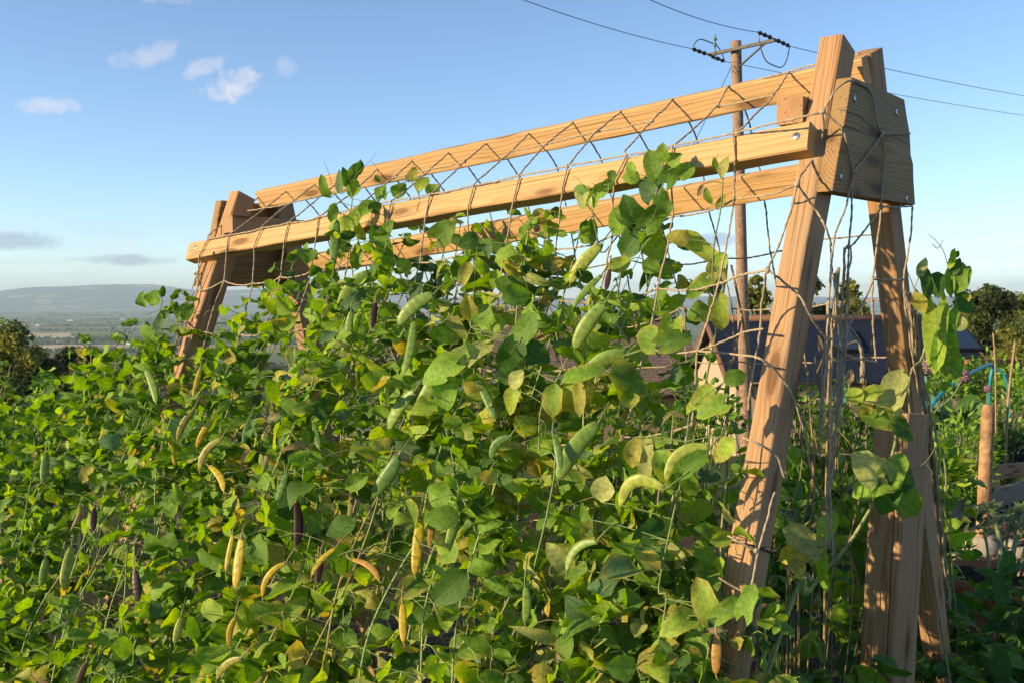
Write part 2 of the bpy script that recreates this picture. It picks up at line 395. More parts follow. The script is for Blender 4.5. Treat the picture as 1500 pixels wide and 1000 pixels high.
# ================================================================== the trellis
UL = unit(-.339 * FV + .941 * ZV); NL = unit(.941 * FV + .339 * ZV)          # up along / out of the front leg face
UB = unit(.352 * FV + .936 * ZV); NB = unit(.936 * FV - .352 * ZV)           # up along / inner face of the back legs
def fback(z): return -.340 + .376 * z                                        # inner face of the back legs
trellis = empty('pea_trellis', P(1.1, -.2, GROUND_LOCAL), 'long A-frame timber trellis with three rails and netting tied over it', 'trellis')
def front_leg(r, zt, w=.052):
    top = P(r, fleg(zt) - .0398, zt); bot = P(r, fleg(GROUND_LOCAL) - .0398, GROUND_LOCAL)
    return timber('leg', bot, top, w, .075, RH, M_LEG, trellis, ch=.005)
def back_leg(r, zt, w=.052, fb=fback):
    top = P(r, fb(zt) - .0398, zt); bot = P(r, fb(GROUND_LOCAL) - .0398, GROUND_LOCAL)
    return timber('leg', bot, top, w, .075, RH, M_LEG, trellis, ch=.005)
front_leg(.008, .180); back_leg(.008, .195); front_leg(2.13, .160); back_leg(2.13, .178, fb=lambda z: -.300 + .25 * z)
def rail(a, b, U, Nn, h=.063, t=.0445):
    """a,b: the top front edge"""
    return timber('rail', a - U * h / 2 - Nn * t / 2, b - U * h / 2 - Nn * t / 2, h, t, U, M_RAIL, trellis, ch=.005, seg=24, wob=.0016)
B0, B1 = P(0, .001, 0), P(LT, .001, .004)
railB = rail(B0, B1, UL, NL)
railA = rail(P(-.012, -.231, .163), P(2.15, -.208, .180), UB, NB)
railC = rail(P(.0, -.302, -.035), P(2.16, -.274, -.068), UB, NB, h=.068)
def end_board(r0, r1, jag=True):
    """trapezoid board screwed across the pair of legs, grain running front to back"""
    q = np.random.default_rng(5 if jag else 6)
    poly = [(.014, -.150), (-.15, -.149), (-.33, -.146), (-.468, -.143)]
    edge = [(-.452, -.085), (-.447, -.05), (-.432, -.03), (-.424, .02), (-.404, .055)] if jag else [(-.44, -.07), (-.41, .02)]
    poly += [(f + q.normal(0, .002), z) for f, z in edge] + [(-.384, .090), (-.23, .091), (-.078, .090), (-.047, .005), (-.018, -.065)]
    if not jag: poly = [(f, z if z < .08 else .145) for f, z in poly]; poly = [(f if f > -.2 else -.2 + (f + .2) * .72, z) for f, z in poly]
    v = [(-f, (r1 - r0) / 2 * s, z) for s in (-1, 1) for f, z in poly]; n = len(poly)
    f = [list(range(n)), [n + k for k in range(n)][::-1]] + [[(k + 1) % n, k, n + k, n + (k + 1) % n] for k in range(n)]
    c = P((r0 + r1) / 2, 0, 0)
    M = Matrix(((-FV[0], -RH[0], 0, c[0]), (-FV[1], -RH[1], 0, c[1]), (0, 0, 1, c[2]), (0, 0, 0, 1)))
    o = meshobj('end_board', v, f, M_GUS, trellis, False, M=M); bevel(o, .0025, 2); return o
gus = end_board(-.053, -.0185)
# split in the near board: a dark open check running along the grain
ck = MB()
ckp = []
for t in np.linspace(0, 1, 26):
    ckp.append((.0 - .43 * t + 0.002, .012 - .034 * max(0, t - .25) ** .8 + .004 * math.sin(9 * t) + rnd.gauss(0, .0012)))
for i in range(25):
    (f0, z0), (f1, z1) = ckp[i], ckp[i + 1]; w0 = .0016 * math.sin(math.pi * (i + .3) / 26) ** .5; r_ = -.0535
    ck.add(np.array([P(r_, f0, z0 - w0), P(r_, f1, z1 - w0), P(r_, f1, z1 + w0), P(r_, f0, z0 + w0)]), [[0, 1, 2, 3]])
ck.build('crack', M_DARK, gus, False)
gus2 = end_board(2.161, 2.196, False)
def spacer(r0, r1, zlo, zhi):
    a = P((r0 + r1) / 2, -.040, (zlo + zhi) / 2); b = P((r0 + r1) / 2, -.352, (zlo + zhi) / 2)
    return timber('spacer_block', a, b, zhi - zlo, r1 - r0, ZV, M_LEG, trellis, ch=.003, seg=6)
spacer(.036, .094, .010, .066); spacer(2.043, 2.101, .02, .078)
def screw_head(c, n, parent, r=.0078):
    n = unit(n); u = unit(np.cross(n, ZV)); w = np.cross(n, u); mb = MB(); q = rnd.random() * 1.5
    rings = [(1.0, 0.0005), (.93, .0018), (.6, .0030), (0.25, .0034)]; m = 14
    v = [c + n * h + (u * math.cos(2 * math.pi * k / m) + w * math.sin(2 * math.pi * k / m)) * r * s for s, h in rings for k in range(m)]
    f = [[i * m + k, i * m + (k + 1) % m, (i + 1) * m + (k + 1) % m, (i + 1) * m + k] for i in range(3) for k in range(m)] + [[3 * m + k for k in range(m)]]
    mb.add(v, f); o = mb.build('screw_head', M_STEEL, parent)
    sl = MB()
    for a in (q, q + math.pi / 2):
        d = u * math.cos(a) + w * math.sin(a); e = np.cross(n, d)
        bv, bf = boxvf(c + n * .0034, d * r * .5, e * r * .11, n * .0006); sl.add(bv, bf)
    s = sl.build('slot', M_DARK, None, False)
    # merge the slot into the head (one mesh, two materials)
    iv = np.array(WM[parent].inverted())
    me = o.data; base = len(me.vertices)
    va = [tuple(x.co) for x in me.vertices] + [tuple(iv[:3, :3] @ np.array(x.co) + iv[:3, 3]) for x in s.data.vertices]
    fa = [tuple(p.vertices) for p in me.polygons] + [tuple(i + base for i in p.vertices) for p in s.data.polygons]
    nf = len(me.polygons); me2 = bpy.data.meshes.new('screw_head'); me2.from_pydata(va, [], fa)
    me2.materials.append(M_STEEL); me2.materials.append(M_DARK)
    me2.polygons.foreach_set('material_index', [0] * nf + [1] * (len(fa) - nf)); o.data = me2
    bpy.data.objects.remove(s); return o
for px, py in ((1252, 145), (1313, 165), (1232, 260), (1328, 292)):
    screw_head(side(px, py, .0532), RH, gus)
screw_head(at_plane(1166, 200, B0, NL) + NL * .0002, NL, railB, .0085)
screw_head(at_plane(286, 363, B0, NL) + NL * .0002, NL, railB, .0075)

# ------------------------------------------------------------------ the square post screwed to the near end
pc = at_y(1310, 600, 2.40)
tc_ = unit(V(-pc[0], -pc[1], 0)); a_ = R_(-33)
PN1 = V(tc_[0] * math.cos(a_) - tc_[1] * math.sin(a_), tc_[0] * math.sin(a_) + tc_[1] * math.cos(a_), 0)
PN2 = V(-PN1[1], PN1[0], 0)
def build_post():
    top = at_y(1321, 603, 2.45); bot = at_y(1298, 1000, 2.45); bot = top + (bot - top) * ((top[2] + 1.52) / (top[2] - bot[2]))
    X = unit(top - bot); Lh = np.linalg.norm(top - bot); Y = unit(PN1 - X * np.dot(PN1, X)); Z = np.cross(X, Y)
    # section with a drying crack running down the near corner; Y = left lit face, Z sign = right face
    if np.dot(Z, PN2) < 0: Z = -Z
    s = .046
    sec = [(-s, -s), (s - .004, -s), (s, -s + .004), (s, s - .022), (s - .018, s - .019), (s, s - .017), (s, s - .004), (s - .004, s), (-s, s)]
    seg = 30; xs = np.linspace(0, Lh, seg); q = np.random.default_rng(3); v = []
    for i, x in enumerate(xs):
        dep = .5 + .5 * math.sin(3.2 * x + .6) + .2; off = .004 * math.sin(4 * x) + q.normal(0, .001)
        for k, (y, z) in enumerate(sec):
            if k == 4: y = s - .018 * max(.25, dep); z += off
            if k in (3, 5): z += off + (1 if k == 5 else -1) * (.0002 - .0012 * (1 - min(1, dep)))
            v.append((x, y + q.normal(0, .0005), z + q.normal(0, .0005)))
    v = np.array(v); m = len(sec)
    v[-m:, 0] += v[-m:, 1] * .05 - .02 * (np.abs(v[-m:, 2]) > .03) * 0
    i = np.arange(seg - 1)[:, None] * m; j = np.arange(m)[None, :]; j2 = (j + 1) % m
    f = np.stack([i + j, i + j2, i + m + j2, i + m + j], -1).reshape(-1, 4).tolist() + [list(range(m))[::-1], [(seg - 1) * m + k_ for k_ in range(m)]]
    M = Matrix(((X[0], Y[0], Z[0], bot[0]), (X[1], Y[1], Z[1], bot[1]), (X[2], Y[2], Z[2], bot[2]), (0, 0, 0, 1)))
    o = meshobj('square_post', v, f, M_POST, None, False, M=M)
    tag(o, 'thick square timber post with a long drying crack standing before the near trellis leg', 'post')
    return o
post = build_post()

# ------------------------------------------------------------------ jute netting
net = MB(); CORD = .0022
def cord(pts, r=CORD, mb=None, step=.007, sm=True, sides=6):
    pts = np.asarray(pts, float)
    if sm and len(pts) > 2: pts = smooth_path(pts, 6)
    pts = resample(pts, step)
    n = len(pts); wob = np.cumsum(rng.normal(0, .0005, (n, 3)), 0); wob -= np.linspace(0, 1, n)[:, None] * wob[-1]
    v, f = tube(pts + wob, r * (1 + rng.normal(0, .06, n)), sides, twist=300, lobes=2); (mb or net).add(v, f)
    if rng.random() < .8:
        for k in range(int(n / 5)):                                     # loose fibres
            i = rng.integers(0, n); d = unit(rng.normal(size=3)); p = pts[i]; e = p + d * rng.uniform(.004, .011); e2 = e + unit(rng.normal(size=3)) * .004
            w = unit(rng.normal(size=3)) * .00018
            (mb or net).add(np.array([p - w, p + w, e + w, e - w, e2]), [[0, 1, 2, 3], [3, 2, 4]])
def knot(p, r=CORD * 1.9, mb=None):
    d = unit(rng.normal(size=3)); v, f = tube(np.array([p - d * r * 1.3, p - d * r * .5, p + d * r * .5, p + d * r * 1.3]), np.array([.4, 1, 1, .4]) * r, 6); (mb or net).add(v, f)
cols = [.157 + .1525 * i for i in range(14)]
def net_pt(r, s):
    """s runs from the top of rail A (0) over rail B (1) and down the front (metres below B)"""
    if s <= 1: return P(r, -.226 + .232 * s, .172 - .166 * s)
    d = s - 1
    if d < .07: return P(r, .006 + .021 * d / .07, .006 - .066 * d / .07)
    z = .006 - d
    return P(r, max(.031, fleg(z) + .008), z)
ROWS = [0.42, 1.004, 1.155, 1.31, 1.46, 1.61, 1.77, 1.93, 2.08, 2.24]
grid = {}
for i, r in enumerate(cols):
    for k, s in enumerate(ROWS):
        j = (rng.normal(0, .012), rng.normal(0, .018) if k not in (1,) else rng.normal(0, .002))
        sag = .018 * (1 if 1 < i < 12 and k > 1 else 0)
        grid[i, k] = net_pt(r + j[0] - (.03 * s if s < 1 else 0), s + j[1] + sag) + FV * (rng.uniform(0, .006) if s > 1.01 else 0)
for i, r in enumerate(cols):
    top = P(r - .0, -.229, .169)
    back = [P(r + .01, -.28, .168), P(r + .02, fback(.1) - .085, .09)] + [P(r + .02 + rng.normal(0, .01), fback(z) - .085, z) for z in (-.06, -.2, -.35, -.5)]
    cord([top, grid[i, 0], net_pt(r - .005, .95), grid[i, 1]], sm=False); cord([top] + back, sm=False)
    cord([grid[i, 1], net_pt(r, 1.062), grid[i, 2]], sm=False)
    for k in range(2, len(ROWS) - 1): cord([grid[i, k], (grid[i, k] + grid[i, k + 1]) / 2 + rng.normal(0, .003, 3), grid[i, k + 1]])
    for k in range(len(ROWS)): knot(grid[i, k])
for k in range(len(ROWS)):
    for i in range(len(cols) - 1):
        a, b = grid[i, k], grid[i + 1, k]; sag = .008 if k > 1 else .001
        if k == 0 and i in (1, 5, 8): continue
        cord([a, a * .67 + b * .33 - ZV * sag, a * .33 + b * .67 - ZV * sag, b])
for z in (-.06, -.2, -.36, -.5):                                         # rows of the far side
    pts = [P(r + .02, fback(z) - .085 + rng.normal(0, .006), z + rng.normal(0, .012)) for r in cols]
    for a, b in zip(pts[:-1], pts[1:]): cord([a, (a + b) / 2 - ZV * .006, b])
    cord([pts[0], P(0, fback(z) - .09, z)])
cord([P(r, -.23, .172) for r in np.linspace(-.01, 2.14, 30)], sm=False)
# ends wrapping the far frame
for k, s in enumerate(ROWS[:6]):
    z = [.10, .01, -.10, -.26, -.42, -.56][k]
    cord([grid[13, k], P(2.18, fleg(z) + .012 if k > 0 else -.09, z)]); 
    cord([P(2.17, fleg(z) + .010, z), P(2.20, fleg(z) - .02, z - .01), P(2.20, fback(z) - .02, z - .02)])
for z0, z1 in ((.0, -.16), (-.16, -.3), (-.3, -.5)):
    cord([P(2.165, fleg(z0) + .012, z0 - .01), P(2.172, fleg((z0 + z1) / 2) + .014, (z0 + z1) / 2), P(2.175, fleg(z1) + .012, z1)])
# near end: cords pulled round the gable end (points read on the gable plane, given depth by hand)
def S(*pp, off=.058): return [side(x, y, off if len(t) == 0 else t[0]) for x, y, *t in pp]
def C2(*pp, off=.058, r=CORD): cord(S(*pp, off=off), r)
cord([grid[0, 1]] + S((1172, 172, .0), (1205, 164, .04)))
C2((1205, 164, .03), (1215, 150, .04), (1228, 128, .05), (1246, 118, .06), (1262, 124), (1277, 137), (1284, 180), (1292, 197))
C2((1205, 164, .03), (1222, 178, .045), (1235, 192), (1243, 222), (1251, 252))
C2((1205, 164, .03), (1205, 190, .02), (1196, 226, .0), (1180, 248, -.0), (1168, 270, .02))
C2((1292, 197), (1270, 228), (1251, 252)); C2((1292, 197), (1296, 230), (1293, 270), (1291, 303)); C2((1292, 197), (1312, 195), (1333, 196))
C2((1251, 252), (1244, 280), (1236, 310), (1226, 345), (1219, 400), (1214, 470), (1210, 545), (1204, 640))
C2((1251, 252), (1249, 300), (1245, 340), (1243, 362), (1240, 420), (1237, 500), (1230, 570), (1222, 650))
C2((1291, 303), (1312, 304), (1336, 302)); C2((1336, 302), (1334, 340), (1326, 400), (1325, 424), (1331, 470), (1345, 560), (1362, 650))
C2((1291, 303), (1268, 335), (1247, 360), (1243, 362)); C2((1291, 303), (1286, 350), (1281, 400), (1280, 440), (1284, 530))
C2((1325, 410), (1305, 409), (1282, 408)); C2((1280, 410), (1262, 450), (1246, 475), (1240, 500), (1230, 580), (1222, 650))
C2((1168, 270, .02), (1150, 330, .0), (1132, 380, -.01), (1124, 396, .0)); C2((1168, 270, .02), (1195, 305, .03), (1210, 330), (1218, 360))
cord(S((1168, 270, .0), (1130, 285, -.05)) + [grid[0, 2]])
C2((1124, 396, .01), (1138, 404, .03), (1165, 425, .03), (1178, 442, .05), (1196, 475), (1232, 515), (1262, 526), (1284, 530))
cord([grid[0, 3]] + S((1092, 402, -.06), (1124, 396, .01))); C2((1124, 396, .01), (1116, 450, -.03), (1106, 530, -.04), (1096, 600, -.05))
cord([grid[0, 4]] + S((1100, 520, -.0), (1120, 528, .03), (1148, 556, .045), (1166, 590), (1180, 640), (1190, 700)))
cord([grid[0, 4]] + S((1090, 488, -.08), (1118, 482, -.02)))
C2((1088, 640, .0), (1110, 650, .03), (1138, 668, .05), (1150, 700))
C2((1066, 784, .01), (1086, 795, .035), (1108, 806, .055)); C2((1135, 720, .06), (1122, 765, .058), (1110, 806, .056), (1100, 850, .056), (1094, 885, .056))
C2((1054, 845, .01), (1080, 860, .035), (1098, 868, .055))
for (x, y) in ((1205, 164), (1251, 252), (1292, 197), (1291, 303), (1243, 362), (1168, 270), (1124, 396), (1282, 408), (1108, 806)): knot(side(x, y, .058), CORD * 2.3)
netting = net.build('jute_netting', M_CORD)
tag(netting, 'knotted brown jute netting draped over the rails and down the trellis', 'netting')
def bundle(path, n, spread, label=None):
    mb = MB()
    for k in range(n):
        o = rng.normal(0, spread, 3) * V(1, 1, .3); o2 = rng.normal(0, spread, 3)
        pts = smooth_path(path, 5); t = np.linspace(0, 1, len(pts))[:, None]
        pts = pts + o * (1 - t) * .4 + o2 * t + rng.normal(0, spread * .12, pts.shape)
        if rng.random() < .4: pts = pts[:int(len(pts) * rng.uniform(.5, 1))]
        cord(pts, CORD * rng.uniform(.75, 1.1), mb, step=.009)
    return mb.build('cord_bundle', M_CORD, netting)
bundle(S((1243, 362), (1238, 440), (1230, 540), (1218, 640), (1210, 720), (1206, 800)), 3, .009)
bundle(S((1219, 400), (1212, 500), (1206, 600), (1204, 700), (1208, 820)), 3, .010)
bundle(S((1330, 430, .03), (1338, 500, .03), (1350, 580, .02), (1364, 660, -.0), (1376, 760, -.02), (1388, 880, -.04), (1392, 990, -.05)), 24, .012)
bundle(S((1246, 480), (1258, 500), (1262, 530), (1260, 560)), 3, .004)
bundle(S((1326, 424, .05), (1327, 450, .05), (1326, 478, .05)), 4, .003); bundle(S((1280, 440, .05), (1277, 470, .05)), 3, .003)
# ------------------------------------------------------------------ cable tie
def tie():
    z = fz = None
    c = side(1092, 806, .0)
    zl = c[2] - N0[2]
    mb = MB(); cen = P(.008, fleg(zl) - .0398, zl); hw, hd = .0285, .0405
    ring = [(-1, 1), (1, 1), (1, -1), (-1, -1)]
    pts = [cen + RH * (-sx * hw) + NL * (sy * hd) for sx, sy in ring]; pts = resample(np.array(pts + [pts[0]]), .004)
    v, f = tube(pts, .0028, 6, flat=.6); mb.add(v, f)
    h = cen + RH * hw + NL * hd * .5
    bv, bf = boxvf(h + RH * .004, RH * .005, NL * .005, UL * .004); mb.add(bv, bf)
    tl = np.array([h + RH * .006, h + RH * .02 + FV * .004, h + RH * .037 + FV * .006]); v, f = tube(tl, .0026, 6); mb.add(v, f)
    o = mb.build('cable_tie', M_BLACK, None, False); tag(o, 'black plastic cable tie cinched round the near front leg', 'cable tie')
    return o
tie()

# ================================================================== pea plants
ENV_R = [-.15, -.02, .08, .15, .3, .5, 1.0, 1.5, 2.0, 2.4, 3.0, 3.7, 4.8]
ENV_Z = [-1.05, -.98, -.74, -.54, -.36, -.17, -.11, -.17, -.25, -.26, -.45, -.56, -.60]
def env(r): return float(np.interp(r, ENV_R, ENV_Z))
PEAGROUP = 'pea plants grown along the trellis row'
LAB_FRONT = 'leafy green pea plant in the thick tangle climbing the front netting'
LAB_BACK = 'pea plant growing up behind the trellis, seen between the rails'
LAB_LEFT = 'bushy pea plant in the low bank beyond the far end of the trellis'
SUNV = None
plants = []
def pea_plant(r0, off, ztop, q, back=False, big=1.0, age=0.0, label=LAB_FRONT):
    fb = (lambda z: fback(z) - .09) if back else (lambda z: max(fleg(z), .0) if z > -.13 else fleg(z))
    base = P(r0, fb(GROUND_LOCAL) + off, GROUND_LOCAL)
    root = empty('pea_plant', base, label, 'pea plant', PEAGROUP)
    npts = 14; t = np.linspace(0, 1, npts)
    zz = GROUND_LOCAL + (ztop - GROUND_LOCAL) * t
    a1, a2, p1, p2 = q.normal(0, .05), q.normal(0, .04), q.uniform(0, 6.28), q.uniform(0, 6.28)
    if r0 < .25: a1 = abs(a1)
    rr = r0 + a1 * t * 1.6 + (.035 * np.sin(5 * t + p1) + .022 * np.sin(13 * t + p2)) * np.minimum(1, t * 3)
    ff = np.array([fb(z) for z in zz]) + off * (1 - .35 * t) + (.03 * np.sin(4 * t + p2) + .02 * np.sin(11 * t + p1)) * np.minimum(1, t * 3) + a2 * t
    path = smooth_path(np.array([P(a, b, c) for a, b, c in zip(rr, ff, zz)]), 4)
    stems = MB(); lv = Leaves(); tn = MB()
    col = V(.30, .39, .14) if q.random() > .25 + age * .3 else V(.32, .28, .13)
    sv, sf = tube(path, np.linspace(.0033, .0018, len(path)), 5); stems.add(sv, sf, c=col)
    d = np.concatenate([[0], np.cumsum(np.linalg.norm(np.diff(path, axis=0), axis=1))]); T = unit(np.gradient(path, axis=0))
    s = d[-1]; k = 0; hide = .12 if not back else .4
    outv = FV if not back else -FV
    while s > d[-1] * hide:
        Pn = np.array([np.interp(s, d, path[:, m]) for m in range(3)]); up = unit(np.array([np.interp(s, d, T[:, m]) for m in range(3)]))
        young = max(0.0, 1 - (d[-1] - s) / .18); sz = big * (1 - .45 * young) * q.uniform(.8, 1.2)
        ph = (k % 2) * math.pi + q.normal(0, .7)
        D = unit(math.cos(ph) * RH + (abs(math.sin(ph)) * .6 + q.uniform(.1, .7)) * outv + q.normal(0, .15) * ZV)
        def nrm(): return unit(.12 * ZV + .62 * outv - .32 * RH + q.normal(0, .72, 3))
        la = age * (.4 + .9 * min(1, (d[-1] - s) / .6))
        gapn = (.16 if off < .1 else .24) + (.66 if off < .1 else .76) * max(0, math.sin(7.5 * (Pn[2] + r0 * 1.3) + p1)) ** 2 * (1 if k > 2 else 0)
        rz = r0 + .0; hollow = math.sin(5.1 * rz + 1.3) + math.sin(6.3 * Pn[2] + 2.1 * rz) + math.sin(9 * Pn[2] - 4 * rz + .7) + (1.1 if Pn[2] < -.78 and rz > .9 else 0)
        if not back and k > 2 and hollow < -.35: gapn = max(gapn, .28 if off < .1 else .80)
        elif hollow > .6: gapn *= .55
        # stipules clasping the stem
        for sgn in (-1, 1):
            if q.random() < gapn: continue
            c, e, ea = leaf_colour(q, la); dd = unit(sgn * np.cross(D, ZV) * q.uniform(.5, 1) + D * .35 + ZV * q.uniform(-.5, .9))
            L = .066 * sz * q.uniform(.85, 1.3) * (.5 if ea == 0 and c[0] > .2 and c[0] > c[1] else 1); lv.add(Pn, dd, nrm(), L, L * q.uniform(.62, .8), 'stipule', c, e, ea, q.uniform(.0, .45), q.uniform(-.1, .6), q.uniform(.15, .42), q)
        # compound leaf on its stalk
        pl = .080 * sz * q.uniform(.7, 1.3); pd = unit(D + .5 * ZV)
        pet = np.array([Pn, Pn + pd * pl * .5, Pn + pd * pl - ZV * pl * .08, Pn + pd * pl * 1.35 - ZV * pl * .3])
        pet = smooth_path(pet, 4); v, f = tube(pet, np.linspace(.0013, .0007, len(pet)), 4, cap=False); stems.add(v, f, c=col * 1.05)
        pairs = 1 if q.random() < .45 else 2
        for m in range(pairs):
            bp = pet[int(len(pet) * (.45 + .4 * m / max(1, pairs - 1) if pairs > 1 else .65))]
            lat = unit(np.cross(pd, ZV))
            for sgn in (-1, 1):
                if q.random() < gapn: continue
                c, e, ea = leaf_colour(q, la); dd = unit(sgn * lat * .8 + pd * q.uniform(.0, .5) + ZV * q.uniform(-1.0, .35))
                L = .056 * sz * q.uniform(.75, 1.25) * (1 if m == 0 else .85)
                dry = ea == 0 and c[0] > .2 and c[2] > .09
                lv.add(bp, dd, nrm(), L, L * q.uniform(.58, .76) * (.5 if dry else q.choice((1, 1, 1.25))), ('leaflet' if q.random() < .6 else 'round'), c, e, ea, q.uniform(.1, .6) + (.6 if dry else 0), q.uniform(-.15, .6) + (.5 if dry else 0), q.uniform(.1, .32), q)
        if q.random() < .4: tendril(stems, pet[-1], pet[-1] - pet[-4] + outv * .01, q, .07 * q.uniform(.6, 1.3))
        s -= .060 * q.uniform(.75, 1.25); k += 1
    lv.build('foliage', M_LEAF, root); stems.build('stem', M_STEM, root)
    rec = dict(ztop=ztop, o=root, r=r0, off=off, back=back, top=path[-1], pods=[]); plants.append(rec); return rec
qp = np.random.default_rng(2024)
def lab(r): return LAB_LEFT if r > 2.75 else LAB_FRONT
for r in np.arange(.0, 4.7, .088):
    r = r + qp.normal(0, .02); z = env(r) + qp.normal(-.02, .05)
    pea_plant(r, .03, z, qp, big=1.12 if r < .9 else (1.05 if r < 1.8 else .95), age=.55 if r < 1.1 else (.25 if r < 2 else .08), label=lab(r))
for r in np.arange(.16, 4.7, .105):
    r = r + qp.normal(0, .025); z = env(r) - .16 + qp.normal(0, .08)
    pea_plant(r, .13, z, qp, big=1.10 if r < .9 else (1.05 if r < 1.8 else .92), age=.5 if r < 1.1 else (.22 if r < 2 else .08), label=lab(r))
for r in np.arange(.25, 4.4, .14):
    r = r + qp.normal(0, .03); z = env(r) - .42 + qp.normal(0, .08)
    pea_plant(r, .26, z, qp, big=1.1 if r < 1.5 else .95, age=.25 if r < 1.2 else .06, label=lab(r))
for r in (-.10, -.03, .04, .11, .18, .27):
    pea_plant(r, .24 + qp.normal(0, .02), -1.0 + qp.normal(0, .04) + .5 * max(0, r - .05), qp, big=1.1, age=.45, label=LAB_FRONT)
for r, zt in ((-.15, -1.02), (-.115, -.95), (-.08, -.98), (-.045, -.93), (-.01, -.97), (.03, -.9)):
    pea_plant(r, .06 + qp.normal(0, .015), zt + qp.normal(0, .02), qp, big=1.1, age=.5, label=LAB_FRONT)
for r in (.03, .09, .14, .20, .26, .33):
    pea_plant(r, .10 + qp.normal(0, .03), -.70 + .9 * max(0, r - .1) + qp.normal(0, .05), qp, big=1.1, age=.5, label=LAB_FRONT)
for r in np.arange(.75, 2.6, .17):
    r = r + qp.normal(0, .03); z = -.08 + qp.normal(0, .07) + (.1 if r > 1.2 and r < 1.9 else -.06)
    pea_plant(r, .02, z, qp, back=True, big=1.0, age=.05, label=LAB_BACK)

for r in np.arange(.05, 4.5, .15):  # low back row, mostly hidden, added as dark filler to deepen the gaps
    r = r + qp.normal(0, .03); pea_plant(r, .10 - .5 * qp.random(), -.66 + qp.normal(0, .08), qp, back=True, big=1.1, age=.05, label='added filler pea plant low on the shaded far side of the trellis row')
# ---------------------------------------------------------------- pods (read one by one off the photo, hung in front of the leaves)
PODS = [  # stalk end, tip, width px, bend, colour
 ((493, 325), (490, 387), 17, .0, 'dark'), ((540, 400), (497, 460), 25, -.10, 'green'), ((515, 457), (500, 502), 14, -.05, 'green'),
 ((635, 432), (592, 480), 24, -.10, 'green'), ((606, 470), (597, 548), 15, .04, 'green'), ((652, 525), (610, 600), 26, .03, 'green'), ((608, 573), (565, 628), 24, -.10, 'green'),
 ((880, 360), (835, 415), 22, -.06, 'lime'), ((880, 405), (845, 455), 12, -.04, 'green'), ((886, 445), (840, 510), 26, -.06, 'green'), ((917, 518), (862, 556), 28, -.12, 'green'),
 ((876, 620), (826, 706), 30, -.07, 'green'), ((973, 716), (908, 742), 23, -.34, 'lime'), ((584, 668), (546, 726), 26, .03, 'dark'), ((670, 738), (655, 802), 18, .05, 'green'),
 ((747, 640), (720, 672), 16, -.2, 'dark'), ((874, 793), (828, 836), 16, -.22, 'green'), ((1040, 655), (983, 708), 20, -.24, 'lime'),
 ((460, 620), (470, 657), 12, .0, 'dark'), ((368, 610), (361, 650), 13, .0, 'dark'), ((266, 903), (257, 942), 14, .0, 'lime'), ((213, 540), (222, 588), 13, .05, 'green'),
 ((294, 538), (288, 582), 9, .0, 'yellow'), ((243, 630), (245, 681), 8, .04, 'yellow'), ((311, 615), (291, 656), 11, -.06, 'yellow'), ((324, 643), (296, 690), 13, -.16, 'pale'),
 ((284, 600), (261, 646), 12, -.08, 'pale'), ((307, 683), (326, 719), 12, .1, 'yellow'), ((341, 783), (331, 836), 10, .0, 'yellow'), ((354, 788), (342, 861), 19, .0, 'yellow'),
 ((419, 824), (391, 876), 11, -.18, 'yellow'), ((491, 803), (471, 846), 10, -.1, 'yellow'), ((512, 738), (509, 781), 9, .1, 'pale'), ((616, 758), (607, 842), 19, .0, 'yellow'),
 ((646, 735), (621, 802), 12, -.06, 'orange'), ((516, 819), (556, 851), 11, .12, 'orange'), ((590, 884), (594, 941), 14, .0, 'yellow'), ((345, 904), (334, 946), 11, -.1, 'yellow'),
 ((352, 964), (318, 994), 14, -.12, 'pale'), ((1050, 930), (1045, 987), 17, .0, 'orange'), ((105, 800), (100, 860), 17, .0, 'lime'), ((67, 818), (55, 857), 14, .02, 'green'),
 ((68, 664), (62, 706), 14, .0, 'green'), ((434, 735), (438, 803), 16, .05, 'purple'), ((138, 744), (148, 780), 11, .0, 'purple'), ((198, 835), (195, 880), 16, .0, 'purple'),
 ((550, 444), (546, 482), 12, .0, 'purple'), ((398, 617), (393, 647), 12, .0, 'purple'), ((470, 814), (472, 857), 13, .0, 'purple'), ((126, 970), (115, 1003), 12, .0, 'brown'),
 ((893, 396), (889, 426), 10, .0, 'brown'), ((700, 560), (716, 610), 16, .05, 'dark'), ((812, 640), (818, 690), 14, .05, 'dark'), ((420, 690), (410, 740), 13, .03, 'dark'), ((770, 860), (760, 910), 15, .05, 'green'),
]
qd = np.random.default_rng(77)
lits = {}
for a, b, w, bend, colr in PODS:
    off = .20 + (.05 if a[1] > 620 else 0) + (.07 if a[1] > 760 else 0)
    if a[1] < 420: off = .11
    if a[0] > 1000: off = .16
    pa = front(*a, off); pb = front(*b, off)
    pb = pb + NL * qd.normal(0, .012)
    wd = w / FPX * pa[1] * .88
    ra = float(np.dot(N0 - pa, RS))
    best = min((p for p in plants if not p['back']), key=lambda p: abs(p['r'] - ra) + 1.5 * abs(p['off'] - .13) + .12 * len(p['pods']))
    fac = unit(-pa * .6 + NL * .5 + qd.normal(0, .25, 3))
    o = pod_mesh(pa, pb, wd, bend, colr, qd, fac).build('pea_pod', M_POD, best['o'])
    best['pods'].append((colr, a)); 
    nm = {'dark': 'dark green pea pod', 'green': None, 'lime': 'pale lime green pea pod', 'yellow': 'ripe yellow pea pod', 'orange': 'ripe orange yellow pea pod', 'pale': 'pale yellowing curved pea pod', 'purple': 'dried dark purple pea pod', 'brown': 'withered brown pea pod'}[colr]
    if nm: o['label'] = nm


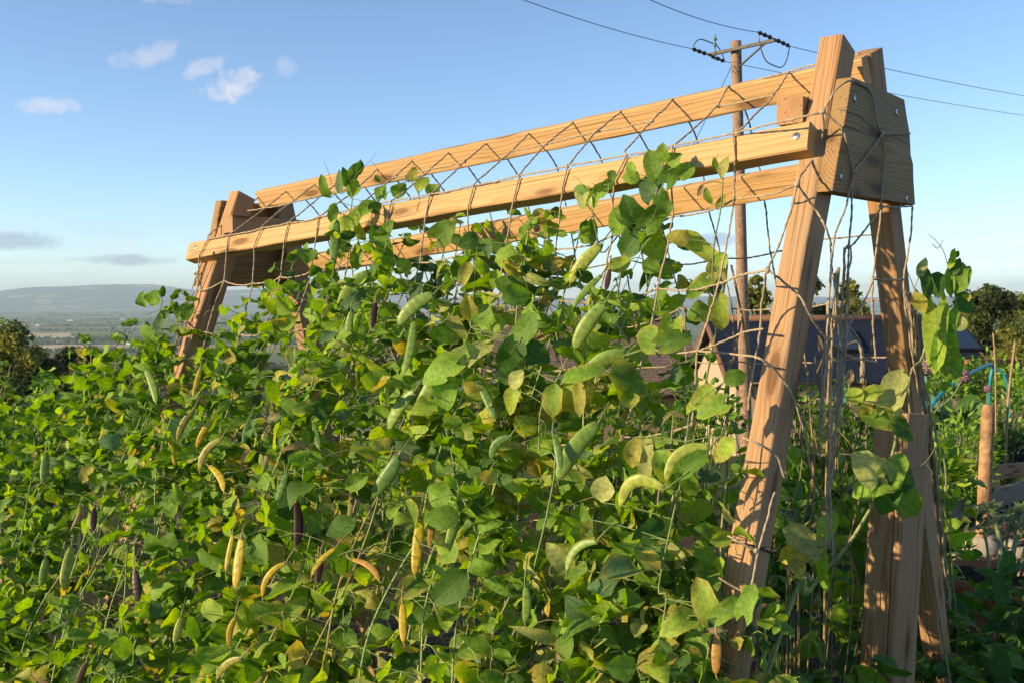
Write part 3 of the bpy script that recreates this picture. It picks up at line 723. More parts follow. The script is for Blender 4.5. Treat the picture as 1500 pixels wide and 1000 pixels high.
PODLAB = {(893,396):'pea vine with a small withered brown pod close under the front rail',(590,884):'pea vine with a single yellow pod hanging low at the bottom middle',(616,758):'pea vine with a broad bright yellow pod in the middle of the tangle',(516,819):'pea vine with an orange pod sticking out sideways in the lower middle',(470,814):'pea vine with a small dark purple pod beside the sideways orange pod',(512,738):'pea vine with a thin pale curled pod left of the broad yellow pod',(550,444):'pea vine with one purple pod hanging just below the far half of the rails',(345,904):'pea vine with a narrow yellow pod low under the pair of yellow pods',(354,788):'pea vine with the broader yellow pod of the hanging pair at lower left',(398,617):'pea vine with a small purple pod to the right of the far front leg foot',(307,683):'pea vine with a short yellow pod beneath the pale curved ones',(874,793):'pea vine with a thin curved green pod low down beside the near front leg',(886,445):'pea vine with a plump bright green pod tilted under the middle of the rails',(880,360):'pea vine with a lime green pod tilted against the sky below the rails',(880,405):'pea vine with a slim green pod just under the lime green one',(670,738):'pea vine with a straight green pod right of the broad yellow pod',(652,525):'pea vine with a long flat green pod in the upper middle of the foliage',(606,470):'pea vine with a narrow upright green pod under the middle of the rails',(635,432):'pea vine with a curved green pod just below the lowest rail',(608,573):'pea vine with a curved green pod at the centre of the leafy wall',(515,457):'pea vine with a short green pod under the fat curved pod nearer the far leg',(540,400):'pea vine with a fat curved green pod below the front rail near its far third',(493,325):'pea vine with a dark green pod hanging straight in front of the front rail',(368,610):'pea vine with a dark green pod right of the pale curved pods',(311,615):'pea vine with yellow and pale curved pods below the far front leg',(243,630):'pea vine with a very thin yellow pod left of the far front leg foot',(294,538):'pea vine with a thin yellow pod against the foot of the far front leg',(284,600):'pea vine with a pale yellow green pod beneath the far front leg',(105,800):'pea vine with a wide lime green pod at the lower left',(213,540):'pea vine with a green pod against the valley left of the far leg',(67,818):'pea vine with a green pod beside the wide lime pod at the left edge',(68,664):'pea vine with a lone green pod high at the left edge',(700,560):'pea vine with a dark green pod half hidden right of the long flat pod',(434,735):'pea vine with a large dark purple pod left of the middle',(1050,930):'pea vine with an orange yellow pod at the foot of the near front leg',(1040,655):'pea vine with a strongly curved pale pod touching the near front leg',(973,716):'pea vine with a hook shaped lime pod near the front leg',(770,860):'pea vine with a green pod low in the right half of the foliage',(917,518):'pea vine with a broad green pod half hidden under wide pale leaves',(876,620):'pea vine with the largest green pod, hanging right of the centre',(138,744):'pea vine with a small dark purple pod at the left',(198,835):'pea vine with a dark purple pod at the lower left right of the lime pod',(126,970):'pea vine with a brown withered pod near the bottom left corner',(342-1,783):'pea vine with the narrower yellow pod of the hanging pair at lower left',(646,735):'pea vine with a slim orange pod touching the broad yellow one',(584,668):'pea vine with a flat dark green pod above the broad yellow pod',(491,803):'pea vine with a small yellow pod left of the sideways orange one',(419,824):'pea vine with a curved yellow pod right of the yellow pair',(352,964):'pea vine with a pale curved pod at the bottom edge',(812,640):'pea vine with a dark green pod left of the largest green pod',(747,640):'pea vine with a small curled dark pod at centre right',(460,620):'pea vine with a slim dark green pod left of centre',(420,690):'pea vine with a dark pod just above the large purple one',(266,903):'pea vine with a lime pod low at the left of the yellow pair',(324,643):'pea vine with a pale strongly curved pod below the far front leg'}
used_lab = set()
for p in plants:
    for c_, a_p in p['pods']:
        if a_p in PODLAB and a_p not in used_lab: p['o']['label'] = PODLAB[a_p]; used_lab.add(a_p); break
# more green pods half hidden among the leaves
for p in plants:
    if p['back'] or p['pods'] or qd.random() < .52: continue
    for _ in range(1 if qd.random() < .7 else 2):
        z_ = env(p['r']) - qd.uniform(.12, .95); r_ = p['r'] + qd.normal(0, .04)
        if z_ > float(p['ztop']) - .03: continue
        pa = P(r_, fleg(z_) + p['off'] + qd.uniform(.01, .07), z_); L_ = qd.uniform(.055, .095)
        pb = pa + unit(-ZV + qd.normal(0, .28, 3)) * L_
        pod_mesh(pa, pb, L_ * qd.uniform(.17, .24), qd.normal(0, .09), ('green', 'green', 'dark', 'lime', 'pale')[qd.integers(5)] if p['r'] > .8 or qd.random() < .5 else 'lime', qd, unit(NL + qd.normal(0, .5, 3))).build('pea_pod', M_POD, p['o'])

# ---------------------------------------------------------------- single shoots and big leaves that stand out in the photo
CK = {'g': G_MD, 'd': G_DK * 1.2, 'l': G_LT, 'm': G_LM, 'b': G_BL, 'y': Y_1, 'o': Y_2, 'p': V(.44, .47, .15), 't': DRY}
qh = np.random.default_rng(5)
def shoot(label, stem, plane, leaves, base=None, tend=(), srad=.0024, scol=V(.17, .24, .08), pods=()):
    """stem: pixels along it; plane(px,py)->point; leaves: (px,py, angle, length px, width px, shape, colour, (tilt right, tilt up)[, edge amount])"""
    pts = [plane(*p) for p in stem]
    b = V(*(pts[0] if base is None else base)); root = empty('pea_plant', b, label, 'pea plant', PEAGROUP)
    st = MB(); path = smooth_path(np.array(([b] if base is not None else []) + pts), 6)
    v, f = tube(path, np.linspace(srad, srad * .6, len(path)), 6); st.add(v, f, c=scol)
    lv = Leaves()
    for L in leaves:
        px, py, ang, lp, wp, shp, ck, tl = L[:8]; ea = L[8] if len(L) > 8 else 0.0
        b0 = plane(px, py) - unit(plane(px, py)) * qh.uniform(-.005, .02); y = b0[1]; a = R_(ang)
        dd = CR * math.cos(a) + CU * math.sin(a) - CF * qh.normal(.0, .25); vw = unit(-b0)
        n = unit(vw + CR * tl[0] + CU * tl[1] + qh.normal(0, .08, 3))
        q2 = .12 + abs(qh.normal(0, .18))
        lv.add(b0, dd, n, lp * y / FPX, wp * y / FPX, shp, CK[ck] * qh.uniform(.85, 1.15), Y_1 if ck != 't' else DRY, ea, .05 + q2, qh.uniform(.0, .55), qh.uniform(.16, .36), qh)
        # stalk from the nearest stem point
        j = int(np.argmin(np.linalg.norm(path - b0, axis=1)))
        if np.linalg.norm(path[j] - b0) > .006:
            v, f = tube(smooth_path(np.array([path[j], (path[j] + b0) / 2 + ZV * .004, b0]), 4), .0011, 4, cap=False); st.add(v, f, c=scol)
    lv.build('foliage', M_LEAF, root)
    if tend:
        tn = st
        for t in tend:
            pp = smooth_path(np.array([plane(*p) for p in t]), 5); v, f = tube(pp, np.linspace(.0011, .0006, len(pp)), 4, cap=False); tn.add(v, f, c=V(.2, .25, .1))
    st.build('stem', M_STEM, root)
    return root
F = lambda o: (lambda x, y: front(x, y, o))
FB = lambda x, y: at_plane(x, y, N0 + FV * .06, FV)                          # just in front of rail B
def down(x, y, o=.1):                                                        # where such a shoot roots in the row
    p = front(x, y, o); r = float(np.dot(N0 - p, RS)); return P(r, fleg(GROUND_LOCAL) + .1, GROUND_LOCAL)
LE, ST = 'leaflet', 'stipule'
shoot('pea shoot topped by upright leaves standing over the front rail near its far third', [(524, 560), (522, 450), (514, 380), (512, 330), (516, 290), (512, 262)], FB,
      [(500, 285, 100, 42, 16, LE, 'b', (-.6, .1)), (484, 290, 112, 36, 18, LE, 'g', (-.7, .2)), (490, 298, 262, 30, 16, LE, 'g', (.3, .4)), (512, 268, 72, 38, 18, LE, 'g', (.2, .3)), (522, 258, 68, 26, 14, LE, 'd', (.8, .1)),
       (507, 275, 95, 30, 13, LE, 'd', (.5, .3)), (515, 290, 80, 30, 20, LE, 'l', (-.2, .2)), (512, 330, 180, 32, 30, ST, 'm', (-.3, .4)), (514, 332, 62, 42, 26, ST, 'm', (-.3, .5), .3), (512, 318, 300, 40, 24, ST, 'm', (-.5, .4), .3),
       (530, 318, 65, 36, 24, LE, 'l', (-.3, .3)), (540, 310, 30, 22, 18, LE, 'd', (.3, .1)), (545, 330, 275, 32, 20, LE, 'd', (.5, -.1)), (556, 350, 60, 34, 26, ST, 'g', (-.4, .3)), (552, 352, 320, 34, 24, LE, 'g', (.2, .2)),
       (524, 395, 90, 40, 18, LE, 'l', (-.5, .1)), (560, 365, 250, 32, 20, LE, 'd', (.6, 0))],
      base=down(524, 560), tend=[[(518, 262), (530, 248), (546, 232), (552, 222)], [(486, 270), (480, 250), (474, 236)], [(512, 290), (540, 300), (548, 330), (532, 345)]])
shoot('small pea shoot with yellowing leaves leaning on the middle of the top rail', [(640, 420), (622, 340), (615, 290), (600, 262)], lambda x, y: at_plane(x, y, N0 + FV * -.02, FV),
      [(598, 268, 70, 30, 18, LE, 'y', (-.3, .3), .5), (612, 280, 60, 28, 22, LE, 'm', (-.3, .2), .6), (560, 290, 95, 30, 26, ST, 'l', (-.4, .3)), (575, 288, 40, 26, 22, LE, 'g', (.1, .2)), (556, 268, 120, 14, 8, LE, 'g', (0, .2)), (624, 292, 265, 36, 24, LE, 'p', (-.2, .2), .6), (628, 270, 300, 24, 22, LE, 'g', (.2, .1), .3)],
      base=down(640, 420), tend=[[(556, 262), (552, 248), (545, 236)], [(600, 255), (606, 240), (600, 228)], [(700, 300), (712, 280), (705, 270)]])
shoot('pea shoot crowned by two broad pale leaf pairs in front of the front rail', [(935, 480), (948, 420), (940, 360), (956, 300), (968, 262)], FB,
      [(962, 262, 105, 46, 34, ST, 'g', (-.3, .5)), (975, 268, 62, 48, 34, ST, 'g', (.1, .5)), (985, 246, 70, 30, 24, LE, 'l', (-.3, .4)), (972, 240, 100, 30, 22, LE, 'l', (-.4, .3)), (990, 262, 40, 34, 26, LE, 'l', (.2, .2)), (958, 290, 100, 44, 44, ST, 'b', (-.2, .6)), (966, 288, 300, 30, 30, ST, 'g', (.1, .3)),
       (938, 262, 175, 26, 20, LE, 'l', (-.3, .3)), (930, 255, 120, 22, 16, LE, 'l', (-.4, .3)), (940, 330, 128, 52, 46, ST, 'd', (-.4, .3)), (946, 332, 48, 50, 40, ST, 'g', (.3, .3)), (940, 340, 230, 46, 52, ST, 'd', (-.2, .3), .2), (948, 342, 305, 48, 50, ST, 'l', (.1, .5), .25),
       (900, 345, 80, 50, 30, LE, 'l', (-.4, .3)), (930, 328, 150, 34, 22, LE, 'g', (-.3, .3)), (925, 380, 200, 40, 26, LE, 'm', (0, .5), .4), (940, 385, 340, 30, 26, LE, 'l', (.1, .4), .2)],
      base=down(935, 480), tend=[[(952, 262), (946, 240), (950, 228)], [(944, 345), (956, 320), (964, 300)]])
shoot('pea shoot of ruffled pale leaves before the front rail beside the twin leaf pairs', [(905, 430), (880, 370), (868, 310), (862, 272)], FB,
      [(860, 300, 110, 40, 30, ST, 'p', (-.4, .2)), (866, 298, 60, 38, 22, ST, 'l', (.2, .3)), (872, 288, 45, 28, 22, LE, 'l', (.1, .3)), (862, 286, 150, 28, 22, LE, 'g', (-.5, .2)), (880, 278, 35, 26, 16, LE, 'g', (.2, .3)), (866, 320, 275, 40, 18, LE, 'g', (.4, .2)), (898, 268, 95, 28, 14, LE, 'g', (0, .3)), (858, 322, 265, 34, 18, LE, 'd', (.5, .1))],
      base=down(905, 430), tend=[[(856, 275), (846, 262), (838, 258)]])
shoot('wilting yellow tipped pea shoot before the rails beside the utility pole', [(1052, 470), (1044, 420), (1046, 360), (1056, 305), (1060, 250)], FB,
      [(1058, 262, 82, 36, 16, LE, 'p', (-.4, .2), .6), (1050, 252, 105, 22, 10, LE, 'g', (0, .1)), (1042, 300, 120, 26, 14, LE, 'g', (-.5, .2), .3), (1050, 308, 62, 26, 12, LE, 'y', (0, .2), .6), (1030, 270, 250, 20, 9, LE, 't', (0, .1)), (1010, 352, 170, 34, 26, LE, 'y', (-.2, .4), .4), (1012, 352, 320, 60, 34, ST, 'm', (-.1, .5), .6), (1040, 380, 300, 44, 30, LE, 'p', (-.2, .3), .6),
       (1052, 395, 70, 30, 22, LE, 'm', (-.2, .3)), (1035, 410, 220, 40, 30, ST, 'l', (.1, .4), .4), (1050, 440, 280, 44, 36, ST, 'm', (-.1, .4), .5), (1046, 455, 190, 40, 34, LE, 'g', (-.2, .4), .3)], base=down(1052, 470),
      tend=[[(1056, 262), (1048, 240), (1052, 225)]])
shoot('pea vine with long yellow margined leaves hanging below the middle rails', [(800, 760), (790, 660), (800, 580), (870, 540)], F(.20),
      [(812, 560, 265, 52, 34, LE, 'l', (-.2, .5), .5), (835, 552, 272, 56, 30, LE, 'm', (-.3, .5), .7), (848, 556, 268, 56, 20, LE, 'y', (-.3, .4), .5), (862, 556, 275, 44, 14, LE, 'y', (.3, .3), .5), (760, 560, 250, 54, 26, LE, 'm', (-.3, .5), .6), (752, 570, 70, 34, 26, LE, 'p', (-.3, .4), .4),
       (880, 545, 190, 60, 40, ST, 'l', (0, .6), .4), (900, 548, 330, 60, 52, ST, 'g', (.1, .5), .3), (912, 545, 285, 55, 46, ST, 'l', (0, .5), .45), (962, 505, 130, 40, 50, ST, 'l', (-.2, .4), .4), (970, 505, 20, 46, 40, ST, 'g', (.2, .3), .2), (985, 470, 260, 50, 44, ST, 'l', (-.1, .5), .5)], base=down(800, 760))
shoot('pea vine with a broad crinkled leaf catching the sun mid row under the rails', [(690, 900), (668, 700), (648, 590), (670, 530), (690, 480)], F(.19),
      [(670, 535, 40, 64, 44, ST, 'p', (-.2, .5)), (668, 534, 200, 56, 50, ST, 'l', (-.1, .5), .2), (676, 540, 320, 60, 30, LE, 'g', (.1, .4)), (700, 480, 70, 40, 34, LE, 'l', (-.2, .4)), (690, 470, 100, 40, 26, LE, 'y', (-.2, .2), .4), (655, 560, 260, 44, 44, ST, 'l', (-.2, .3)), (640, 590, 200, 44, 30, LE, 'm', (-.2, .4), .4), (760, 500, 60, 50, 46, ST, 'g', (-.2, .4)), (755, 505, 240, 46, 46, ST, 'd', (.1, .2)), (768, 508, 330, 44, 40, ST, 'd', (.3, .1)),
       (680, 420, 85, 44, 22, LE, 'y', (-.3, .2), .2), (735, 440, 20, 46, 34, LE, 'g', (-.1, .4)), (700, 350, 200, 30, 26, LE, 'd', (.2, .2)), (640, 350, 40, 36, 44, ST, 'g', (-.2, .3), .15)], base=down(690, 900))
shoot('pea vine with bleached yellow green leaves beside the near front leg', [(960, 960), (965, 860), (985, 760), (1000, 690), (1010, 600)], F(.17),
      [(930, 640, 265, 46, 28, LE, 'y', (-.1, .4), .5), (945, 650, 270, 66, 30, ST, 'p', (-.2, .5), .6), (960, 660, 300, 60, 40, LE, 'l', (0, .4), .4), (1000, 690, 40, 48, 36, ST, 'g', (.1, .4)), (1000, 690, 300, 44, 34, ST, 'l', (-.2, .4), .3), (1020, 600, 60, 48, 40, ST, 'm', (-.2, .4), .5), (1060, 590, 200, 44, 40, ST, 'l', (-.2, .4), .3), (1075, 640, 230, 46, 30, LE, 'm', (-.1, .4), .6), (1060, 560, 20, 36, 28, LE, 'g', (.2, .3)), (940, 790, 40, 50, 40, ST, 'd', (.2, .2)), (955, 800, 240, 40, 46, ST, 'd', (-.2, .2)),
       (880, 735, 80, 40, 36, LE, 'p', (-.3, .2)), (862, 760, 270, 34, 26, LE, 'y', (0, .2), .5), (830, 830, 130, 46, 36, ST, 'p', (-.2, .3), .4), (1040, 900, 110, 56, 48, ST, 'm', (-.2, .3), .6), (1050, 905, 40, 48, 36, ST, 'l', (.1, .4), .3), (1090, 900, 80, 46, 36, ST, 'l', (-.3, .4)), (1010, 905, 200, 50, 46, ST, 'm', (-.1, .4), .4)], base=down(960, 960))
shoot('pea plant with a tall upright shoot at the far left end beyond the trellis', [(215, 620), (225, 540), (232, 470), (238, 440)], F(.05),
      [(212, 450, 100, 24, 22, LE, 'l', (-.4, .3)), (220, 448, 60, 26, 24, LE, 'l', (-.3, .3)), (236, 436, 80, 18, 10, LE, 'd', (.2, .1)), (252, 440, 60, 18, 11, LE, 'd', (.3, .1)), (214, 470, 280, 34, 10, LE, 'd', (.3, 0)), (240, 450, 330, 18, 11, LE, 'd', (.2, .1)), (256, 455, 70, 14, 10, LE, 'd', (.3, .1)), (232, 480, 60, 30, 24, ST, 'b', (-.2, .2)), (226, 500, 130, 30, 26, ST, 'l', (-.4, .3)), (230, 540, 20, 34, 30, ST, 'g', (-.2, .3)), (222, 545, 170, 34, 30, ST, 'l', (-.5, .2)), (226, 575, 260, 44, 26, ST, 'l', (-.6, .2)), (260, 470, 75, 36, 14, LE, 'l', (-.2, .2)), (268, 470, 60, 30, 16, LE, 'g', (-.2, .2))], base=down(215, 620, .0),
      tend=[[(205, 560), (196, 540), (188, 525)], [(238, 440), (230, 432), (226, 420)]])
# in front of the post: a long vine with one huge rounded leaf pair, reaching over from the foot of the leg
G0 = lambda x, y: at_y(x, y, 2.22 - (x - 1150) * .0002)
shoot('long pea vine trailing across the square post with one large rounded leaf pair', [(1150, 905), (1195, 850), (1240, 800), (1272, 750), (1296, 708), (1306, 670), (1312, 640), (1310, 600)], G0,
      [(1298, 705, 140, 62, 62, ST, 'p', (-.3, .4)), (1300, 706, 195, 52, 56, ST, 'l', (-.2, .6), .2), (1304, 708, 250, 46, 46, ST, 'd', (.1, .1)), (1306, 708, 310, 62, 60, ST, 'g', (.2, .2)), (1302, 703, 70, 44, 46, ST, 'l', (.2, .5)), (1306, 706, 10, 48, 48, ST, 'd', (.5, .2)), (1310, 618, 165, 52, 40, ST, 'g', (-.2, .5), .3), (1312, 620, 320, 40, 34, ST, 'd', (.4, .3), .3), (1306, 598, 70, 74, 50, ST, 'p', (-.3, .3)), (1268, 586, 50, 34, 28, LE, 'm', (-.2, .3), .4), (1264, 588, 140, 30, 26, LE, 'm', (-.3, .3), .5), (1266, 588, 285, 22, 20, LE, 'y', (0, .3), .4)],
      base=P(.06, fleg(GROUND_LOCAL) + .05, GROUND_LOCAL), srad=.0052, scol=V(.30, .34, .13), tend=[[(1300, 706), (1330, 692), (1356, 676), (1372, 652), (1384, 643)], [(1356, 678), (1365, 690), (1364, 698)], [(1384, 643), (1378, 600), (1362, 560), (1358, 545)]])
shoot('pea vine with folded half dried leaves at the foot of the near front leg', [(1152, 905), (1180, 872), (1204, 838), (1207, 812), (1196, 790), (1180, 778)], lambda x, y: at_y(x, y, 2.02),
      [(1195, 800, 150, 60, 50, ST, 'p', (-.1, .5), .25), (1192, 798, 205, 56, 46, ST, 'y', (-.3, .1), .3), (1204, 795, 62, 60, 30, LE, 'm', (-.4, .2)), (1206, 800, 265, 66, 22, LE, 'l', (-.6, .1)), (1120, 735, 20, 40, 18, LE, 'm', (.1, .7), .5), (1112, 742, 250, 50, 38, ST, 'm', (-.3, .4), .7), (1118, 745, 320, 40, 36, ST, 'l', (.2, .4), .4), (1160, 820, 300, 30, 26, LE, 'y', (.2, .1), .5)],
      base=P(.02, fleg(GROUND_LOCAL) + .12, GROUND_LOCAL), srad=.0046, scol=V(.30, .38, .12))
shoot('pea vine reaching out past the far side of the post into open sky', [(1336, 640), (1352, 520), (1366, 470), (1340, 425), (1352, 436), (1376, 452), (1392, 450), (1402, 430), (1394, 400), (1390, 380)], lambda x, y: at_y(x, y, 2.44),
      [(1362, 428, 110, 42, 24, ST, 'd', (.2, .2)), (1368, 430, 70, 38, 30, ST, 'd', (.3, .2)), (1346, 408, 78, 32, 15, LE, 'p', (-.3, .2)), (1392, 436, 95, 50, 16, LE, 'l', (-.5, .2)), (1398, 430, 62, 46, 26, LE, 'g', (-.1, .3)), (1404, 428, 78, 46, 20, LE, 'g', (.3, .2)), (1394, 404, 70, 28, 14, LE, 'd', (.2, .1)), (1390, 395, 85, 34, 12, LE, 'm', (-.4, .2)), (1398, 378, 62, 12, 8, LE, 'd', (.3, .1)), (1402, 440, 330, 30, 30, ST, 'd', (.2, .2)), (1378, 456, 285, 60, 26, ST, 'l', (-.4, .3)), (1372, 452, 262, 96, 44, ST, 'm', (-.2, .5)), (1388, 462, 250, 84, 34, ST, 'l', (.2, .3)), (1392, 545, 80, 60, 40, ST, 'l', (.3, .3)), (1380, 520, 300, 40, 30, LE, 'm', (-.1, .3), .3), (1340, 428, 290, 34, 22, LE, 'y', (-.3, .3), .3), (1395, 470, 330, 24, 22, LE, 'p', (-.1, .3)), (1424, 428, 340, 12, 8, LE, 'y', (0, .2)), (1420, 430, 260, 12, 7, LE, 'y', (0, .2))],
      base=P(-.12, -.85, GROUND_LOCAL), srad=.003, scol=V(.30, .30, .15), tend=[[(1390, 396), (1382, 368), (1370, 352), (1360, 344)], [(1366, 358), (1374, 364), (1382, 352)], [(1340, 425), (1330, 400), (1320, 382), (1318, 370)]])
# broad shaded leaves low down beyond the post
qs = np.random.default_rng(41)
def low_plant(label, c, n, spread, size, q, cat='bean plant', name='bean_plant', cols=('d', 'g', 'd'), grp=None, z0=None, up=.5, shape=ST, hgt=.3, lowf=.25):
    root = empty(name, c, label, cat, grp); lv = Leaves(); st = MB()
    for k in range(n):
        a = q.uniform(0, 6.28); rr = spread * math.sqrt(q.random()); p = V(*c) + V(math.cos(a) * rr, math.sin(a) * rr, hgt * q.uniform(lowf, 1) * (1 - .25 * rr / spread))
        v, f = tube(smooth_path(np.array([V(*c) + V(math.cos(a), math.sin(a), 0) * rr * .2, (V(*c) + p) / 2 + ZV * .05, p]), 4), .0022, 4, cap=False); st.add(v, f, c=V(.10, .16, .05))
        L = size * q.uniform(.7, 1.25); d = unit(V(math.cos(a), math.sin(a), q.normal(-.1, .4))); nn = unit(ZV * up + q.normal(0, .5, 3) + V(-.4, -.4, 0) * .6)
        for s_ in ((-1, 1) if shape == ST else (0,)):
            dd = unit(d + s_ * np.cross(d, ZV) * .8); cc = CK[cols[q.integers(len(cols))]] * q.uniform(.8, 1.2)
            lv.add(p, dd, nn, L, L * q.uniform(.55, .85), shape, cc, Y_1, q.uniform(0, .25) if q.random() < .3 else 0, q.uniform(.0, .3), q.uniform(-.1, .5), q.uniform(.06, .2), q)
    lv.build('foliage', M_LEAF, root); st.build('stem', M_STEM, root); return root
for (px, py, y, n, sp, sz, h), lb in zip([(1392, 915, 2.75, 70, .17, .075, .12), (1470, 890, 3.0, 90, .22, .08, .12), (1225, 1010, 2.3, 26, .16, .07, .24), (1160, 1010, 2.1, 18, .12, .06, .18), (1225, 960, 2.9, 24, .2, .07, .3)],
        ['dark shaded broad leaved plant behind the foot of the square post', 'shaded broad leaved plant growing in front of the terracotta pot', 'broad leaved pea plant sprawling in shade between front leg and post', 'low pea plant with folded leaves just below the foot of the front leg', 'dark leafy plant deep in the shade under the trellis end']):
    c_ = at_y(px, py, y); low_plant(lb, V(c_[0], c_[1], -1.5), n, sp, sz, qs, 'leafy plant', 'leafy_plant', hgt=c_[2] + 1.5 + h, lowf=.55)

# ================================================================== ground
def gz(x, y):
    x = np.asarray(x, float); y = np.asarray(y, float)
    d = np.hypot(x, y); k = np.minimum(1, 9 / np.maximum(d, 1e-6))
    near = -1.5 + .076 * ((x * k - .3) * RH[0] + (y * k - 2.2) * RH[1]) * np.minimum(1, 1)
    near = np.clip(near, -2.3, -1.3)
    fall = np.interp(d, [0, 9, 15, 30, 60, 150, 500, 1100, 1400, 20000], [0, 0, -.7, -2.7, -7, -22, -66, -106, -113, -113])
    az = np.degrees(np.arctan2(x, y))
    top = np.interp(az, [-60, -40, -31, -27.2, -25, -23, -21, -20, -19.1, -18, -17, -14.5, -11, -6, 0, 10, 40, 70], [60, 70, 40, 70, 140, 150, 158, 172, 180, 140, 112, 135, 110, 40, 10, 30, 30, 30])
    top = top * 1.33; w = np.clip((d - 13000) / 3200, 0, 1); w = w * w * (3 - 2 * w)
    und = 20 * np.sin(x / 700 + 1) * np.sin(y / 900) + 9 * np.sin(x / 260 + y / 410)
    flat = np.clip((d - 1100) / 300, 0, 1)
    z = near + fall * (1 - w) + (top - near + und) * w * 1.0
    z = np.where(d > 1400, np.where(w > 0, z, -115.0), z * (1 - flat) + -115.0 * flat)
    z = np.where(w > 0, -115 * (1 - w) + (top + und) * w, z)
    return z
radii = np.concatenate([np.linspace(.4, 12, 60), np.geomspace(12.6, 12600, 96), np.linspace(12900, 18600, 46)])
AZ = np.radians(np.concatenate([np.linspace(-180, -62, 24)[:-1], np.linspace(-62, 62, 190), np.linspace(62, 180, 24)[1:]]))
gv = [V(0, 0, float(gz(0, .01)))]
RR, AA = np.meshgrid(radii, AZ, indexing='ij'); gx, gy = RR * np.sin(AA), RR * np.cos(AA); gzv = gz(gx, gy)
qg = np.random.default_rng(8); gzv = gzv + np.where(RR < 14, qg.normal(0, .008, RR.shape), 0)
vv = np.concatenate([np.array(gv), np.stack([gx.ravel(), gy.ravel(), gzv.ravel()], 1)])
na = len(AZ); i = np.arange(len(radii) - 1)[:, None] * na + 1; j = np.arange(na - 1)[None, :]
gf = np.stack([i + j, i + na + j, i + na + j + 1, i + j + 1], -1).reshape(-1, 4).tolist() + [[0, 1 + k, 2 + k] for k in range(na - 1)]
def ground_mat():
    m, nt, out = newmat('garden_and_fields'); k = NT(nt)
    geo = k.n('ShaderNodeNewGeometry'); pos = geo.outputs['Position']
    ln = k.n('ShaderNodeVectorMath', operation='LENGTH'); k.l(pos, ln.inputs[0]); d = ln.outputs['Value']
    n1 = k.noise(pos, 9, 5, .65); n2 = k.noise(pos, 70, 4, .6)
    soil = k.mix(k.ramp(n2, [(.35, 0.0), (.65, 1.0)]), (.035, .025, .017), (.085, .062, .042))
    soil = k.mix(k.ramp(n1, [(.5, 0.0), (.6, .7)]), soil, (.07, .10, .03))
    grass = k.mix(n1, (.045, .075, .02), (.11, .13, .04))
    # patchwork of fields
    vo = k.n('ShaderNodeTexVoronoi', feature='F1', distance='MANHATTAN'); vo.inputs['Scale'].default_value = 1.0; vo.inputs['Randomness'].default_value = .85
    k.l(k.mapping(pos, (1 / 520, 1 / 420, 0)), vo.inputs['Vector'])
    sc = k.n('ShaderNodeSeparateColor'); k.l(vo.outputs['Color'], sc.inputs[0])
    fld = k.ramp(sc.outputs[0], [(0, (.10, .15, .04)), (.3, (.15, .19, .06)), (.45, (.24, .24, .09)), (.6, (.09, .13, .04)), (.8, (.46, .37, .18)), (.92, (.2, .14, .095))])
    fld = k.mix(k.math('MULTIPLY', k.noise(pos, .012, 4, .6), .45), fld, (.07, .095, .035))
    x = k.n('ShaderNodeMapRange'); x.inputs[1].default_value = 9; x.inputs[2].default_value = 13; k.l(d, x.inputs[0])
    c = k.mix(x.outputs[0], soil, grass)
    x2 = k.n('ShaderNodeMapRange'); x2.inputs[1].default_value = 250; x2.inputs[2].default_value = 600; k.l(d, x2.inputs[0])
    c = k.mix(x2.outputs[0], c, fld)
    x3 = k.n('ShaderNodeMapRange'); x3.inputs[1].default_value = 12600; x3.inputs[2].default_value = 13600; k.l(d, x3.inputs[0])
    hill = k.mix(k.ramp(k.noise(pos, .0022, 5, .6), [(.54, 0.0), (.60, 1.0)]), (.07, .095, .045), (.34, .31, .15))
    c = k.mix(x3.outputs[0], c, hill)
    b = k.n('ShaderNodeBsdfPrincipled'); k.l(c, b.inputs['Base Color']); b.inputs['Roughness'].default_value = .95; b.inputs['Specular IOR Level'].default_value = .05
    k.l(k.bump(n2, .8, .02), b.inputs['Normal']); k.l(b.outputs[0], out.inputs[0]); return m
tag(meshobj('ground', vv, gf, ground_mat()), kind='structure')
# distinct fields of the valley
def field(px0, px1, y0, y1, col, nm='field', jit=.06):
    d0, d1 = 1500 * 113.6 / (y1 - HOR), 1500 * 113.6 / (y0 - HOR); q = np.random.default_rng(int(abs(px0) * 7 + y0))
    n = 12; v = []
    for d in (d0, d1):
        for t in np.linspace(0, 1, n):
            x = (px0 + (px1 - px0) * t - 750) / 1500 * d; v.append((x, d * (1 + q.normal(0, .006)), -113.6))
    f = [[k, k + 1, n + k + 1, n + k] for k in range(n - 1)]
    m = simple('field_%d' % int(px0 + y0 * 10), col, .95, .05, nscale=.006, namt=.35)
    tag(meshobj(nm, v, f, m), kind='structure')
STRAW = (.60, .48, .25)
field(-160, 105, 487.5, 495, STRAW); field(52, 215, 505, 512.5, (.58, .45, .25)); field(105, 260, 489, 494, (.16, .19, .07)); field(-60, 300, 516, 533, (.21, .135, .10)); field(-100, 60, 478, 480.5, (.36, .31, .17))
field(150, 175, 479, 481.5, (.38, .33, .2)); field(185, 260, 478.5, 481, (.34, .3, .18)); field(330, 470, 483, 489, (.34, .28, .15)); field(110, 300, 497, 503, (.10, .14, .05)); field(320, 470, 495, 503, (.12, .15, .06))
